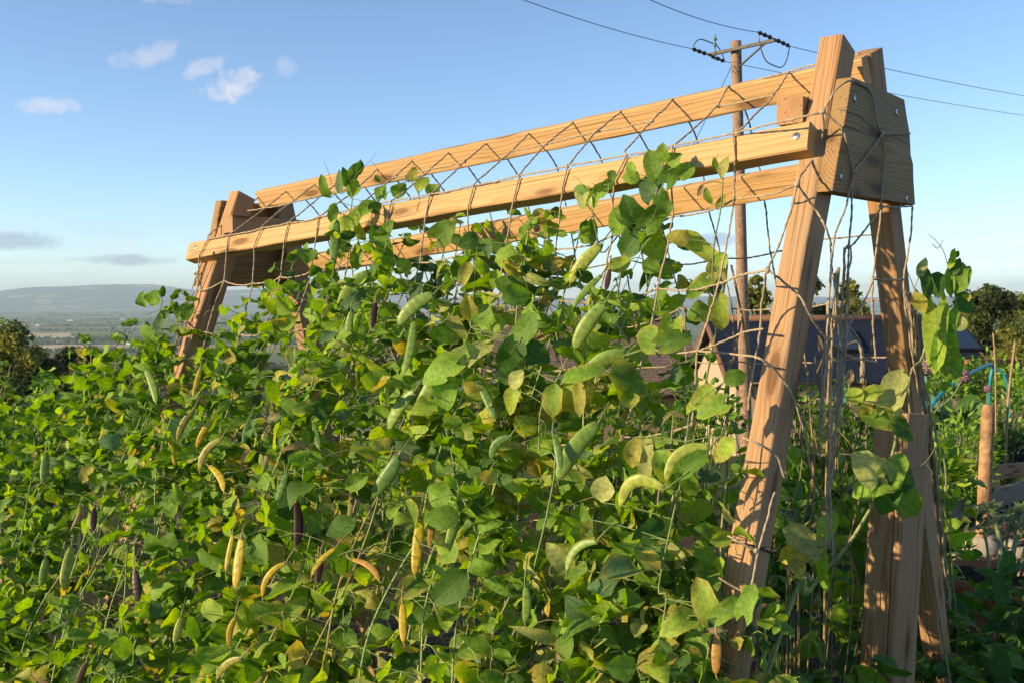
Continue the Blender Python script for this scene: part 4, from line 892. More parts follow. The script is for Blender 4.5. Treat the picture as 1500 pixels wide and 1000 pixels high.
# far woodland and hedgerows: one mass nobody could count
def far_woods():
    q = np.random.default_rng(21); mb = Leaves(); V_ = []; F_ = []; C_ = []; n = 0
    def tree(x, y, s, col):
        nonlocal n
        z = float(gz(x, y))
        for k in range(9):
            c = V(x, y, z + s * .5) + q.normal(0, .27, 3) * s * V(1, 1, .8); a, b = unit(q.normal(size=3)), unit(q.normal(size=3)); r = s * q.uniform(.22, .42)
            V_.extend([c + a * r, c + b * r, c - a * r, c - b * r]); F_.append([n, n + 1, n + 2, n + 3]); n += 4
            C_.extend([col * q.uniform(.7, 1.3)] * 4)
    rows = [(478, -300, 480, 420), (484.5, -300, 480, 300), (497, -200, 480, 260), (499, 60, 300, 160), (503.5, -100, 480, 240), (514, -100, 480, 300), (514.8, 30, 230, 130), (469, -300, 500, 420), (473, -300, 500, 420), (463, -300, 600, 420), (459, -300, 900, 420), (489, 160, 300, 60)]
    for py, x0, x1, cnt in rows:
        d = 1500 * 113.6 / (py - HOR); 
        ph = q.uniform(0, 6)
        for k in range(cnt):
            px = q.uniform(x0, x1)
            if math.sin(px * .031 + ph) + .6 * math.sin(px * .11 + ph * 2) < -.5: continue
            dd = d * (1 + q.normal(0, .012)); tree((px - 750) / 1500 * dd, dd, q.uniform(6, 12) * (1 if d < 6000 else 1.5), V(.05, .072, .028) * q.uniform(.7, 1.3))
    for k in range(900):                                              # wood on the slope just beyond the brown field
        dd = q.uniform(1250, 1720); px = q.uniform(-120, 480)
        if math.sin(px * .05) + q.normal(0, .5) < -.4 and dd > 1500: continue
        tree((px - 750) / 1500 * dd, dd, q.uniform(9, 16), V(.035, .05, .022) * q.uniform(.7, 1.3))
    for k in range(900):
        dd = q.uniform(420, 1200); px = q.uniform(-120, 480)
        if q.random() < .5: continue
        tree((px - 750) / 1500 * dd, dd, q.uniform(6, 12), V(.04, .055, .022) * q.uniform(.7, 1.4))
    tag(meshobj('far_woodland', np.array(V_), F_, M_TREE, None, True, np.tile([[.5, .2]], (len(V_), 1)), np.array(C_)), 'hazy hedgerows and woods scattered over the far valley', 'woodland', kind='stuff')
far_woods()
def cottage(px, py, w, lb):
    d = 1500 * 113.6 / (py - HOR); x = (px - 750) / 1500 * d; z = -114.5; root = empty('farmhouse', (x, d, z), lb, 'house', 'far white farmhouses in the valley')
    v, f = boxvf(V(x, d, z + 3.5), V(w, 0, 0), V(0, 4, 0), V(0, 0, 3.5)); meshobj('wall', v, f, M_WHITE, root, False)
    v = [(x - w - .4, d - 4.5, z + 6.8), (x + w + .4, d - 4.5, z + 6.8), (x + w + .4, d, z + 10), (x - w - .4, d, z + 10), (x - w - .4, d + 4.5, z + 6.8), (x + w + .4, d + 4.5, z + 6.8)]
    meshobj('roof', v, [[0, 1, 2, 3], [3, 2, 5, 4], [0, 3, 4], [1, 5, 2], [0, 4, 5, 1]], M_ROOFGREY, root, False)
M_WHITE = simple('limewash', (.80, .78, .72), .8, .2, nscale=.4, namt=.1); M_ROOFGREY = simple('grey_tiles', (.14, .13, .13), .8, .2, nscale=1.5)
cottage(130, 502, 7, 'tiny white farmhouse just above the straw field far below'); cottage(84, 503, 6, 'tiny white farmhouse left of the others in the valley'); cottage(189, 504.5, 7, 'tiny white farmhouse nearest the pea plants on the valley floor'); cottage(103, 470, 16, 'long white building highest up the far valley'); cottage(53, 477, 14, 'pale barn beside the farthest straw strip on the left'); cottage(180, 468, 13, 'white building under the pale slope of the far hill')

# ================================================================== trees
def tree(label, px, ytop, hw, y, cols, seed, ybot=None, shape='round', leaf=.16, n=5200, name='tree', cat='tree', group=None):
    q = np.random.default_rng(seed); top = at_y(px, ytop, y); w = hw / FPX * y; x = top[0]; g = float(gz(x, y)); H = top[2] - g
    root = empty(name, (x, y, g), label, cat, group)
    cb = g + H * (.12 if shape != 'cone' else .05)
    tb = MB(); tr = max(.07, H * .022)
    pth = smooth_path(np.array([V(x, y, g - .2), V(x + q.normal(0, .1), y, g + H * .35), V(x + q.normal(0, .2), y + q.normal(0, .2), g + H * .85)]), 5)
    v, f = tube(pth, np.linspace(tr, tr * .25, len(pth)), 8); tb.add(v, f)
    lobes = []
    nl = 34 if shape != 'cone' else 26
    for k in range(nl):
        t = q.random() ** .85
        if shape == 'cone': rad = w * (1 - t) ** .8 * q.uniform(.5, 1); s = w * .34 * (1.1 - t * .8)
        else: rad = w * math.sqrt(max(.02, 1 - (2 * t - .85) ** 2 * .75)) * q.uniform(.35, .92); s = w * q.uniform(.22, .40)
        a = q.uniform(0, 6.28); c = V(x + math.cos(a) * rad, y + math.sin(a) * rad, cb + (top[2] - cb - s * .7) * t)
        lobes.append((c, s))
        if k % 2 == 0:
            b0 = pth[int(len(pth) * min(.9, .2 + .65 * t))]; v, f = tube(smooth_path(np.array([b0, (b0 + c) / 2 + ZV * .1 * s, c]), 4), np.linspace(tr * .35, tr * .08, 9), 5); tb.add(v, f)
    lobes.append((V(x, y, top[2] - w * .22), w * .25))
    tot = sum(s ** 2 for _, s in lobes); V_, F_, C_, U_ = [], [], [], []; m = 0
    for c, s in lobes:
        cnt = int(n * s * s / tot); base = cols[q.integers(len(cols))]
        for k in range(cnt):
            d = unit(q.normal(size=3)); p = c + d * s * (q.random() ** .35) * V(1, 1, .85) * (1 + .25 * math.sin(5 * d[0] + 4 * d[2] + s * 9))
            nn = unit(d + q.normal(0, .7, 3)); a = unit(np.cross(nn, q.normal(size=3))); b = np.cross(nn, a); r = leaf * q.uniform(.6, 1.3)
            V_.extend([p + a * r, p + b * r * .55, p - a * r, p - b * r * .55]); F_.append([m, m + 1, m + 2, m + 3]); m += 4; C_.extend([base * q.uniform(.65, 1.35)] * 4)
    meshobj('crown', np.array(V_), F_, M_TREE, root, False, np.tile([[.5, .25]], (len(V_), 1)), np.array(C_)); tb.build('trunk', M_BARK, root)
OL, DKG, RUS, YG = V(.20, .21, .055), V(.10, .135, .042), V(.30, .19, .055), V(.24, .25, .06)
tree('bushy dark green tree at the left edge below the garden', 22, 470, 72, 34, [OL, DKG, V(.075, .085, .025)], 1, leaf=.085, n=14000)
tree('dark green tree partly hidden behind the left edge tree', 104, 508, 34, 48, [DKG, V(.04, .06, .024)], 2, leaf=.13, n=8000)
tree('rusty brown conical tree beside the dark left trees', 128, 508, 50, 25, [RUS, V(.10, .085, .028), OL], 3, shape='cone', leaf=.06, n=14000)
tree('small olive shrub between the rusty tree and the pea bank', 196, 545, 34, 22, [OL, V(.07, .08, .03)], 4, leaf=.07, n=3500, name='shrub', cat='shrub')
tree('large olive green tree beyond the right end of the slate roof', 1448, 415, 62, 46, [OL, DKG, V(.05, .066, .026)], 5, leaf=.11, n=16000)
tree('dark tree at the right edge behind the slate roof', 1520, 440, 60, 42, [DKG, OL], 6, leaf=.11, n=11000)
tree('broad dark tree filling the gap between the roof end and the right edge', 1492, 432, 62, 52, [DKG, OL, V(.075, .09, .03)], 15, leaf=.12, n=11000)
tree('low dark tree beside the end of the slate roof under the olive tree', 1410, 452, 46, 54, [DKG, OL], 16, leaf=.12, n=8000)
tree('yellow green tree just left of the near front leg behind the roof', 1108, 404, 34, 58, [YG, OL], 7, leaf=.17, n=4500)
tree('dark slender tree behind the left end of the slate roof', 1052, 374, 22, 62, [DKG, V(.035, .055, .03)], 8, leaf=.17, n=3500)
tree('dark tree behind the roof seen just right of the near front leg', 1190, 404, 30, 60, [DKG], 9, leaf=.17, n=3800)
tree('olive tree behind the roof seen between the hanging cords', 1244, 408, 36, 60, [OL, YG], 10, leaf=.17, n=3800)
tree('low dark tree behind the roof just right of the back leg', 1352, 432, 50, 64, [DKG, OL], 11, leaf=.18, n=3800)
tree('wide dark tree behind the weathered roof seen through the pea leaves', 950, 428, 80, 66, [DKG, OL], 12, leaf=.2, n=5000)
tree('dark tree behind the pea leaves under the middle of the rails', 770, 440, 90, 72, [DKG, OL], 13, leaf=.22, n=5000)
tree('low dark tree behind the pea leaves left of the rails middle', 585, 452, 70, 70, [DKG], 14, leaf=.22, n=4000)

# ================================================================== house and outbuilding
def slate_mat(name, col, col2, sc):
    m, nt, out = newmat(name); k = NT(nt); uv = k.n('ShaderNodeUVMap')
    br = k.n('ShaderNodeTexBrick'); br.inputs['Scale'].default_value = 1.0; br.inputs['Mortar Size'].default_value = .012; br.inputs['Brick Width'].default_value = .32; br.inputs['Row Height'].default_value = .2
    br.inputs['Color1'].default_value = (*col, 1); br.inputs['Color2'].default_value = (*col2, 1); br.inputs['Mortar'].default_value = (col[0] * .3, col[1] * .3, col[2] * .3, 1); k.l(uv.outputs[0], br.inputs['Vector'])
    c = k.mix(k.math('MULTIPLY', k.noise(uv.outputs[0], 2.5, 4, .6), .5), br.outputs['Color'], tuple(x * .6 for x in col))
    b = k.n('ShaderNodeBsdfPrincipled'); k.l(c, b.inputs['Base Color']); b.inputs['Roughness'].default_value = .7; b.inputs['Specular IOR Level'].default_value = .15
    k.l(k.bump(br.outputs['Fac'], -.5, .01), b.inputs['Normal']); k.l(b.outputs[0], out.inputs[0]); return m
M_SLATE = slate_mat('blue_slate', (.016, .023, .044), (.022, .031, .056), 1); M_BROWNROOF = slate_mat('weathered_tiles', (.17, .125, .10), (.22, .16, .125), 1)
M_RENDER = simple('cream_render', (.45, .36, .26), .85, .15, nscale=3, namt=.12, bump=.2); M_BARGE = simple('brown_bargeboard', (.20, .105, .065), .6, .3, nscale=5)
M_BRICKW = slate_mat('red_brick', (.40, .13, .06), (.48, .18, .09), 1); M_GLASS = simple('dark_glass', (.02, .03, .05), .05, .8)
def house(label, xl, xr, yr, zr, run, drop, zbase, roofm, wallm, sky=(), yaw=0.0, name='house'):
    """ridge from xl to xr at depth yr; the near slope falls toward the camera"""
    c = V((xl + xr) / 2, yr, zbase); root = empty(name, c, label, 'house')
    ca, sa = math.cos(yaw), math.sin(yaw)
    def W(x, y, z): dx, dy = x - c[0], y - c[1]; return V(c[0] + dx * ca - dy * sa, c[1] + dx * sa + dy * ca, z)
    ye, yb, ze = yr - run, yr + run, zr - drop; o = .25
    inx, iny = .25, .3
    iz = ze + drop * iny / run - .12
    wv = [W(xl + inx, ye + iny, zbase), W(xr - inx, ye + iny, zbase), W(xr - inx, yb - iny, zbase), W(xl + inx, yb - iny, zbase), W(xl + inx, ye + iny, iz), W(xr - inx, ye + iny, iz), W(xr - inx, yb - iny, iz), W(xl + inx, yb - iny, iz), W(xl + inx, yr, zr - .12), W(xr - inx, yr, zr - .12)]
    meshobj('wall', wv, [[0, 1, 5, 4], [3, 7, 6, 2], [0, 4, 8, 7, 3], [1, 2, 6, 9, 5]], wallm, root, False)
    th = .10; sl = math.hypot(run, drop)
    for nm, y1 in (('roof_slope', ye), ('roof_slope', yb)):
        v = [W(xl, y1, ze), W(xr, y1, ze), W(xr, yr, zr), W(xl, yr, zr)]; v += [p - ZV * th for p in v]
        uv = [(0, 0), (xr - xl, 0), (xr - xl, sl), (0, sl)] * 2
        meshobj(nm, v, [[0, 1, 2, 3], [7, 6, 5, 4], [0, 4, 5, 1], [1, 5, 6, 2], [3, 7, 4, 0], [2, 6, 7, 3]], roofm, root, False, uv)
    rd = MB(); v, f = tube(np.array([W(xl, yr, zr + .02), W(xr, yr, zr + .02)]), .11, 8); rd.add(v, f); rd.build('ridge_tile', M_BARGE, root)
    for x, s in ((xl, -1), (xr, 1)):
        for y1 in (ye, yb):
            v = []
            for (yy, z_) in ((y1, ze), (yr, zr)):
                for dx in (.002 * s, .05 * s):
                    for dz in (.02, -.24): v.append(W(x + dx, yy, z_ + dz))
            meshobj('bargeboard', v, [[0, 1, 5, 4], [2, 6, 7, 3], [0, 4, 6, 2], [1, 3, 7, 5], [0, 2, 3, 1], [4, 5, 7, 6]], M_BARGE, root, False)
    gt = MB(); v, f = tube(np.array([W(xl, ye - .06, ze - .06), W(xr, ye - .06, ze - .06)]), .06, 8); gt.add(v, f); gt.build('gutter', M_BLACK, root)
    for (xs, t0, w, l) in sky:
        U_ = V(0, run, drop) / sl; U_ = W(c[0] + 0, c[1] + U_[1], 0) - W(c[0], c[1], 0) + ZV * U_[2]; X_ = W(c[0] + 1, c[1], 0) - W(c[0], c[1], 0); N_ = np.cross(X_, U_)
        p = W(xs, ye + run * t0, ze + drop * t0)
        v, f = boxvf(p + N_ * .05, X_ * w / 2, U_ * l / 2, N_ * .05); s_ = meshobj('skylight', v, f, M_BLACK, root, False)
        v, f = boxvf(p + N_ * .092, X_ * (w / 2 - .07), U_ * (l / 2 - .07), N_ * .012); meshobj('pane', v, f, M_GLASS, s_, False)
    return root, W
hz = at_y(1036, 468, 30)[2]
hr, HW = house('cream rendered house with dark blue slate roof and skylights beyond the garden', at_y(1036, 468, 30)[0], at_y(1396, 468, 30)[0], 30, hz, 3.1, 1.55, -4.9, M_SLATE, M_RENDER, sky=((at_y(1236, 490, 28.8)[0], .60, .8, 1.2), (at_y(1418, 490, 28.8)[0] - .25, .62, .9, 1.25)))
house('low outbuilding with weathered brown roof behind the pea leaves', at_y(700, 470, 37)[0], at_y(1000, 470, 37)[0], 37, at_y(900, 470, 37)[2], 4.0, 2.3, -6.2, M_BROWNROOF, M_OLD, yaw=R_(4), name='outbuilding')

# ================================================================== electricity pole and wires
PY = 23.0
pt, pb_ = at_y(1078, 61, PY), at_y(1091, 560, PY); pg = float(gz(pb_[0], PY)); pb_ = pt + (pb_ - pt) * ((pt[2] - pg + .3) / (pt[2] - pb_[2]))
pole = empty('utility_pole', (pb_[0], pb_[1], pg), 'weathered wooden electricity pole with steel crossarm rising behind the rails', 'utility pole')
mb = MB(); v, f = tube(resample([pb_, pt], .4), np.linspace(.135, .115, len(resample([pb_, pt], .4))), 14); mb.add(v, f); 
M_POLE = simple('creosoted_pole', (.36, .235, .16), .85, .15, nscale=14, namt=.5, bump=.5, bscale=30); mb.build('pole', M_POLE, pole)
M_GALV = simple('galvanised_steel', (.13, .12, .105), .7, .3, .2, nscale=10); M_INS = simple('brown_glazed_insulator', (.035, .02, .016), .25, .6); M_WIRE = simple('aluminium_wire', (.16, .17, .19), .5, .4, .5)
arm_c = at_y(1080, 75, PY) + V(0, -.15, 0)
AL, AR = at_y(1034, 83, 23.5), at_y(1138, 60, 22.0); AD = unit(AR - AL)
am = MB(); v, f = boxvf((AL + AR) / 2 + V(.0, -.1, 0), AD * np.linalg.norm(AR - AL) / 2 * .94, np.cross(AD, ZV) * .03, ZV * .036); am.add(v, f); bevel(am.build('crossarm', M_GALV, pole, False), .006)
br_ = MB(); q0 = at_y(1083, 98, PY - .13); v, f = tube(np.array([q0, (AL + AR) / 2 + AD * .62 + V(0, -.1, -.03)]), .022, 6); br_.add(v, f); br_.build('brace', M_GALV, pole)
wd = unit(V(.72, .69, 0)); drop = {}
def insul(p, d, n=1):
    ib = MB(); pts = [p + d * t for t in np.linspace(.05, .62, 25)]; rad = [.018 + (.028 * (1 if 4 <= k % 8 <= 6 else .25) if 2 < k < 22 else 0) for k in range(25)]
    v, f = tube(np.array(pts), np.array(rad), 10); ib.add(v, f); return ib.build('insulator', M_INS, pole)
il, ir = AL + AD * .06 + V(0, -.1, .0), AR - AD * .10 + V(0, -.1, .03)
dn = V(0, 0, -.02)
ends = {}
for nm, c in (('l', il), ('r', ir)):
    for s in (-1, 1): insul(c, unit(wd * s + V(0, 0, .05 if s < 0 else -.08))); ends[nm, s] = c + unit(wd * s + V(0, 0, .05 if s < 0 else -.08)) * .62
def jumper(a, b, h, over=False):
    j = MB(); t = np.linspace(0, 1, 22); s_ = 1 if over else -1
    pts = np.array([a + (b - a) * k + ZV * s_ * h * (1 - (2 * k - 1) ** 4) for k in t]); v, f = tube(pts, .013, 6); j.add(v, f); j.build('jumper_wire', M_WIRE, pole)
jumper(ends['r', -1], ends['r', 1], .55); jumper(ends['l', -1], ends['l', 1], .30, True)
pi = MB(); pv = il + AD * .18; pts = np.array([pv + ZV * t for t in np.linspace(-.15, .42, 20)]); rad = [.014 + (.03 if k in (11, 12, 15, 16) else 0) for k in range(20)]
v, f = tube(pts, np.array(rad), 8); pi.add(v, f); pi.build('insulator', simple('green_pin_insulator', (.10, .16, .12), .4), pole)
def wire(label, a, b, sag, r=.0075):
    t = np.linspace(0, 1, 40)[:, None]; pts = a + (b - a) * t - ZV * sag * 4 * t * (1 - t); w = MB(); v, f = tube(pts, r, 6); w.add(v, f)
    tag(w.build('power_line', M_WIRE), label, 'wire', 'overhead wires strung from the electricity pole')
def far_end(px, py, start, L):           # continue the seen wire to where it leaves the frame and beyond
    e = start + wd * L; y = e[1]; return at_y(px, py, y)
def span(label, st, px, py, ext):
    r = ray(px, py); # depth where the vertical plane through the wire line is met
    n = np.cross(wd, ZV); t = np.dot(st, n) / np.dot(r, n); p = r * t; d = p - st; wire(label, st, st + d * ext, .10 * ext)
span('overhead wire running up and out of frame from the left end of crossarm', ends['l', -1], 810, 0, 2.0)
span('overhead wire running up and out of frame from the right end of crossarm', ends['r', -1], 990, 0, 2.0)
span('upper of the two wires running down behind the trellis top to the right edge', ends['r', 1], 1500, 132, 1.8)
span('lower of the two wires running down behind the trellis top to the right edge', ends['l', 1], 1500, 162, 1.8)
gst = at_y(1073, 95, PY - .1); gdir = at_y(1018, 208, PY - 1.5) - gst; gend = gst + gdir * ((gst[2] - float(gz(3.5, 20))) / max(.1, -gdir[2])); wire('thin stay wire slanting down to the left from the pole head', gst, gend, .0, .008)

# ================================================================== kitchen garden on the right
def gpt(px, py): # ground point under a pixel
    r = ray(px, py); t = 3.0
    for _ in range(60):
        p = r * t; t += (p[2] - float(gz(p[0], p[1]))) / (-r[2]) * .7
    return r * t
M_STAKE = simple('peeled_stake', (.48, .29, .15), .8, .2, nscale=16, namt=.55, bump=.9, bscale=45); M_TERR = simple('terracotta', (.38, .15, .075), .85, .15, nscale=7, namt=.35, bump=.15); M_SOILP = simple('potting_soil', (.05, .035, .025), .95, .05, nscale=40, bump=1.0)
M_BLUE = simple('blue_water_pipe', (.02, .27, .34), .45, .4, nscale=5, namt=.15); M_CANE = simple('bamboo_cane', (.40, .27, .13), .6, .3, nscale=20, namt=.4); M_STONE = simple('pale_stone', (.42, .36, .29), .9, .1, nscale=12, namt=.4, bump=.5)
def stake():
    b = gpt(1437, 812); y = b[1]; t = at_y(1448, 592, y); mb = MB(); pts = resample([b - ZV * .1, t], .05); r = .040 * (1 + np.random.default_rng(4).normal(0, .025, len(pts))); r[-1] = .034
    v, f = tube(pts, r, 14); mb.add(v, f); o = mb.build('garden_stake', M_STAKE); tag(o, 'round peeled wooden stake standing in the garden right of the square post', 'stake')
    ms = MB(); q = np.random.default_rng(9)
    lump(ms, b + ZV * .03, (.10, .10, .09), q); tag(ms.build('concrete_footing', M_STONE), 'rough grey brown clod packed round the foot of the round stake', 'footing')
def lump(mb, c, s, q, seg=8, rg=6):
    v = []; ph = q.uniform(0, 6, 4)
    for i in range(rg + 1):
        th = math.pi * i / rg
        for k in range(seg):
            a = 2 * math.pi * k / seg; d = V(math.sin(th) * math.cos(a), math.sin(th) * math.sin(a), math.cos(th)); m = 1 + .18 * math.sin(3 * d[0] + ph[0]) + .15 * math.sin(4 * d[1] + ph[1]) + .12 * math.sin(5 * d[2] + ph[2])
            v.append(c + d * V(*s) * m)
    f = [[i * seg + k, i * seg + (k + 1) % seg, (i + 1) * seg + (k + 1) % seg, (i + 1) * seg + k] for i in range(rg) for k in range(seg)]; mb.add(np.array(v), f)
stake()
pa, pb2 = gpt(1340, 785), gpt(1520, 728); pa[2] -= .03; pb2[2] -= .03
ed = unit(pb2 - pa); bd = pa + ed * (np.linalg.norm(pb2 - pa) + .8)
o = timber('raised_bed_board', pa + ZV * .10, bd + ZV * .10, .20, .045, ZV, M_OLD, None); tag(o, 'long weathered board edging the raised vegetable bed', 'bed board')
b1 = at_y(1432, 690, 8.0); o = timber('timber_block', b1 + V(-.03, 0, 0), b1 + V(.07, .3, 0), .13, .05, ZV, M_RAIL, None, seg=5); tag(o, 'short pale sawn block standing just left of the round stake', 'timber block')
b1 = at_y(1460, 692, 8.3); o = timber('timber_plank', b1 + V(-.1, .0, 0), b1 + V(.75, .35, .0), .12, .045, ZV, M_POST, None, seg=6); tag(o, 'sawn plank lying behind the round stake under the black planter', 'plank')
def planter():
    c = at_y(1500, 668, 8.9); root = empty('planter', V(c[0], c[1], c[2] - .13), 'black plastic trough planter with low plants at the right edge', 'planter'); w, d, h = .26, .13, .13; mb = MB()
    v = []
    for z, s in ((-h, .88), (h, 1.0), (h, .94), (-h * .2, .9)):
        v += [c + V(-w * s, -d * s, z), c + V(w * s, -d * s, z), c + V(w * s, d * s, z), c + V(-w * s, d * s, z)]
    f = [[3, 2, 1, 0], [12, 13, 14, 15]] + [[r * 4 + k, r * 4 + (k + 1) % 4, (r + 1) * 4 + (k + 1) % 4, (r + 1) * 4 + k] for r in range(3) for k in range(4)]; mb.add(v, f); bevel(mb.build('trough', M_BLACK, root, False), .008)
    q = np.random.default_rng(61); lv = Leaves()
    for k in range(160):
        p = c + V(q.uniform(-w, w) * .9, q.uniform(-d, d) * .9, h * .8 + q.uniform(0, .12)); lv.add(p, unit(q.normal(size=3) + ZV * .7), unit(q.normal(size=3) + ZV), .05 * q.uniform(.6, 1.3), .03, 'leaflet', CK['d' if q.random() < .7 else 'g'], None, 0, .2, .2, .1, q)
    lv.build('foliage', M_LEAF, root)
planter()
def pot():
    r0 = at_y(1452, 838, 4.1); g = float(gz(r0[0], r0[1])); rim = r0[2]; R0 = .215
    root = empty('plant_pot', (r0[0], r0[1], g), 'broad terracotta pot of dark soil standing on the stony path', 'plant pot')
    prof = [(R0 * .62, g - .01), (R0 * .9, rim - .075), (R0 * .92, rim - .07), (R0 * 1.0, rim - .068), (R0 * 1.02, rim - .005), (R0 * 1.0, rim), (R0 * .93, rim), (R0 * .9, rim - .05)]; m = 40
    v = [V(r0[0] + r * math.cos(2 * math.pi * k / m), r0[1] + r * math.sin(2 * math.pi * k / m), z) for r, z in prof for k in range(m)]
    f = [[i * m + k, i * m + (k + 1) % m, (i + 1) * m + (k + 1) % m, (i + 1) * m + k] for i in range(len(prof) - 1) for k in range(m)]; meshobj('body', v, f, M_TERR, root)
    q = np.random.default_rng(12); v = [V(r0[0], r0[1], rim - .025)] + [V(r0[0] + R0 * .915 * s * math.cos(2 * math.pi * k / 24), r0[1] + R0 * .915 * s * math.sin(2 * math.pi * k / 24), rim - .035 + q.normal(0, .008)) for s in (.35, .7, 1) for k in range(24)]
    f = [[0, 1 + k, 1 + (k + 1) % 24] for k in range(24)] + [[1 + r * 24 + k, 1 + (r + 1) * 24 + k, 1 + (r + 1) * 24 + (k + 1) % 24, 1 + r * 24 + (k + 1) % 24] for r in range(2) for k in range(24)]; meshobj('soil', v, f, M_SOILP, root)
    # fleshy sedum growing from it
    s = empty('sedum', V(r0[0] + .02, r0[1], rim - .03), 'fleshy grey green sedum with thick pale stems growing in the terracotta pot', 'sedum'); st = MB(); lv = Leaves()
    stems = [[(1462, 862), (1466, 810), (1460, 770), (1450, 745)], [(1476, 858), (1484, 810), (1493, 770), (1500, 748)], [(1450, 850), (1446, 800), (1438, 770), (1432, 752)], [(1490, 850), (1502, 800), (1512, 765), (1515, 745)], [(1470, 850), (1474, 800), (1478, 775), (1480, 752)]]
    for i, sp_ in enumerate(stems):
        pth = smooth_path(np.array([at_y(x, y, 4.1 + .03 * i) for x, y in sp_]), 6); v, f = tube(pth, np.linspace(.012, .007, len(pth)) if i < 2 else .006, 8); st.add(v, f, c=V(.34, .40, .19))
        for k in range(34):
            j = len(pth) - 1 - int(q.random() ** 2 * len(pth) * .55); d = unit(q.normal(size=3) * V(1, 1, .5) + ZV * .8); lv.add(pth[j] + d * .006, d, unit(ZV * .5 + q.normal(0, .6, 3)), .05 * q.uniform(.7, 1.2), .022, 'blade', V(.20, .25, .13) * q.uniform(.8, 1.2), None, 0, .3, .1, .03, q)
    st.build('stem', M_STEM, s); lv.build('foliage', M_LEAF, s)
pot()
def tubeobj(name, pts, r, m, label, cat, group=None, n=8):
    mb = MB(); v, f = tube(smooth_path(np.array(pts), 8), r, n); mb.add(v, f); return tag(mb.build(name, m), label, cat, group)
tubeobj('garden_hoop', [at_y(1352, 640, 6.6), at_y(1366, 592, 6.6), at_y(1400, 560, 6.9), at_y(1432, 541, 7.3), at_y(1453, 534, 7.7), at_y(1451, 556, 7.75), at_y(1449, 600, 7.8), at_y(1448, 680, 7.8)], .0125, M_BLUE, 'bright blue plastic hoop arching over the bed behind the round stake', 'hoop', 'blue hoops over the vegetable bed')
tubeobj('garden_hoop', [at_y(1453, 537, 9.0), at_y(1468, 545, 9.0), at_y(1476, 562, 9.0), at_y(1479, 590, 9.0), at_y(1479, 640, 9.0)], .012, M_BLUE, 'far blue hoop bending down to the right beyond the nearer hoop', 'hoop', 'blue hoops over the vegetable bed')
tubeobj('garden_hoop', [at_y(1357, 548, 6.3), at_y(1357, 600, 6.3), at_y(1357, 700, 6.3)], .0125, M_BLUE, 'upright blue pipe end just behind the top of the square post', 'hoop', 'blue hoops over the vegetable bed')
tubeobj('garden_hoop', [at_y(1230, 540, 8.4), at_y(1238, 556, 8.4), at_y(1239, 590, 8.4), at_y(1239, 660, 8.4)], .0125, M_BLUE, 'blue hoop glimpsed low between the hanging cords of the trellis end', 'hoop', 'blue hoops over the vegetable bed')
CG = 'bamboo canes pushed into the garden soil'
for pts, lb in (([(1487, 500), (1478, 575), (1474, 640)], 'brown bamboo cane standing before the red brick edging'), ([(1071, 388), (1090, 480), (1103, 572), (1112, 660)], 'thin cane leaning right in front of the electricity pole'), ([(1085, 470), (1076, 520), (1066, 600)], 'thin cane leaning left across the foot of the electricity pole'), ([(1229, 392), (1222, 480), (1212, 620)], 'thin dry cane among the hanging cords at the trellis end')):
    y = 3.2 if pts[0][0] < 1300 else 8.5
    if pts[0][0] == 1229: y = 2.75
    g = V(*at_y(*pts[-1], y)); g[2] = -1.55
    tubeobj('bamboo_cane', [at_y(*p, y) for p in pts] + [g], (.0038 if y < 4 else .010), M_CANE, lb, 'cane', CG, 6)
tubeobj('dead_stem', [at_y(1455, 488, 8), at_y(1458, 540, 8), at_y(1459, 640, 8)], .007, M_CANE, 'thin grey dead stem standing up before the slate roof end', 'dead stem')
def allium(px, py, y, r, lb, stem):
    c = at_y(px, py, y); g = V(*at_y(*stem[-1], y)); root = empty('allium', V(g[0], g[1], -1.55), lb, 'flower', 'purple allium heads in the garden'); q = np.random.default_rng(int(px)); R1 = r / FPX * y; V_, F_, C_ = [], [], []; m = 0
    for k in range(520):
        d = unit(q.normal(size=3)); p = c + d * R1 * q.uniform(.75, 1.0); nn = unit(d + q.normal(0, .4, 3)); a = unit(np.cross(nn, q.normal(size=3))); b = np.cross(nn, a); s = R1 * .14
        V_.extend([p + a * s, p + b * s, p - a * s, p - b * s]); F_.append([m, m + 1, m + 2, m + 3]); m += 4; C_.extend([(V(.34, .17, .24) if q.random() < .65 else V(.42, .32, .24)) * q.uniform(.6, 1.2)] * 4)
    meshobj('flower_head', np.array(V_), F_, M_STEM, root, False, None, np.array(C_)); st = MB(); v, f = tube(smooth_path(np.array([c] + [at_y(*s, y) for s in stem] + [V(g[0], g[1], -1.55)]), 5), .0055, 6); st.add(v, f, c=V(.2, .25, .1)); st.build('stem', M_STEM, root)
allium(1356, 535, 5.2, 15, 'largest purple allium head, seen just above the square post', [(1358, 560), (1372, 640), (1386, 700)])
allium(1412, 551, 6.4, 10, 'small purple allium head on a slanting stem under the blue arch', [(1395, 580), (1366, 606), (1345, 640)])
allium(1447, 569, 6.8, 6, 'tiny pinkish allium bud just above the round stake', [(1446, 600), (1445, 680)])
# low red brick edging far across the bed
c0, c1 = at_y(1418, 541, 13.5), at_y(1580, 538, 14.2); up = V(0, 0, .13); th = V(.0, .11, 0); v = [c0 - up, c1 - up, c1 + up, c0 + up, c0 - up + th, c1 - up + th, c1 + up + th, c0 + up + th]; L_ = np.linalg.norm(c1 - c0)
v[0] = v[0] - ZV * .6; v[1] = v[1] - ZV * .6; v[4] = v[4] - ZV * .6; v[5] = v[5] - ZV * .6
o = meshobj('brick_wall', v, [[0, 1, 2, 3], [5, 4, 7, 6], [3, 2, 6, 7], [0, 3, 7, 4], [1, 5, 6, 2]], M_BRICKW, None, False, [(0, -.8), (L_, -.8), (L_, .13), (0, .13)] * 2); tag(o, 'low sunlit red brick wall at the far side of the vegetable beds', 'wall')
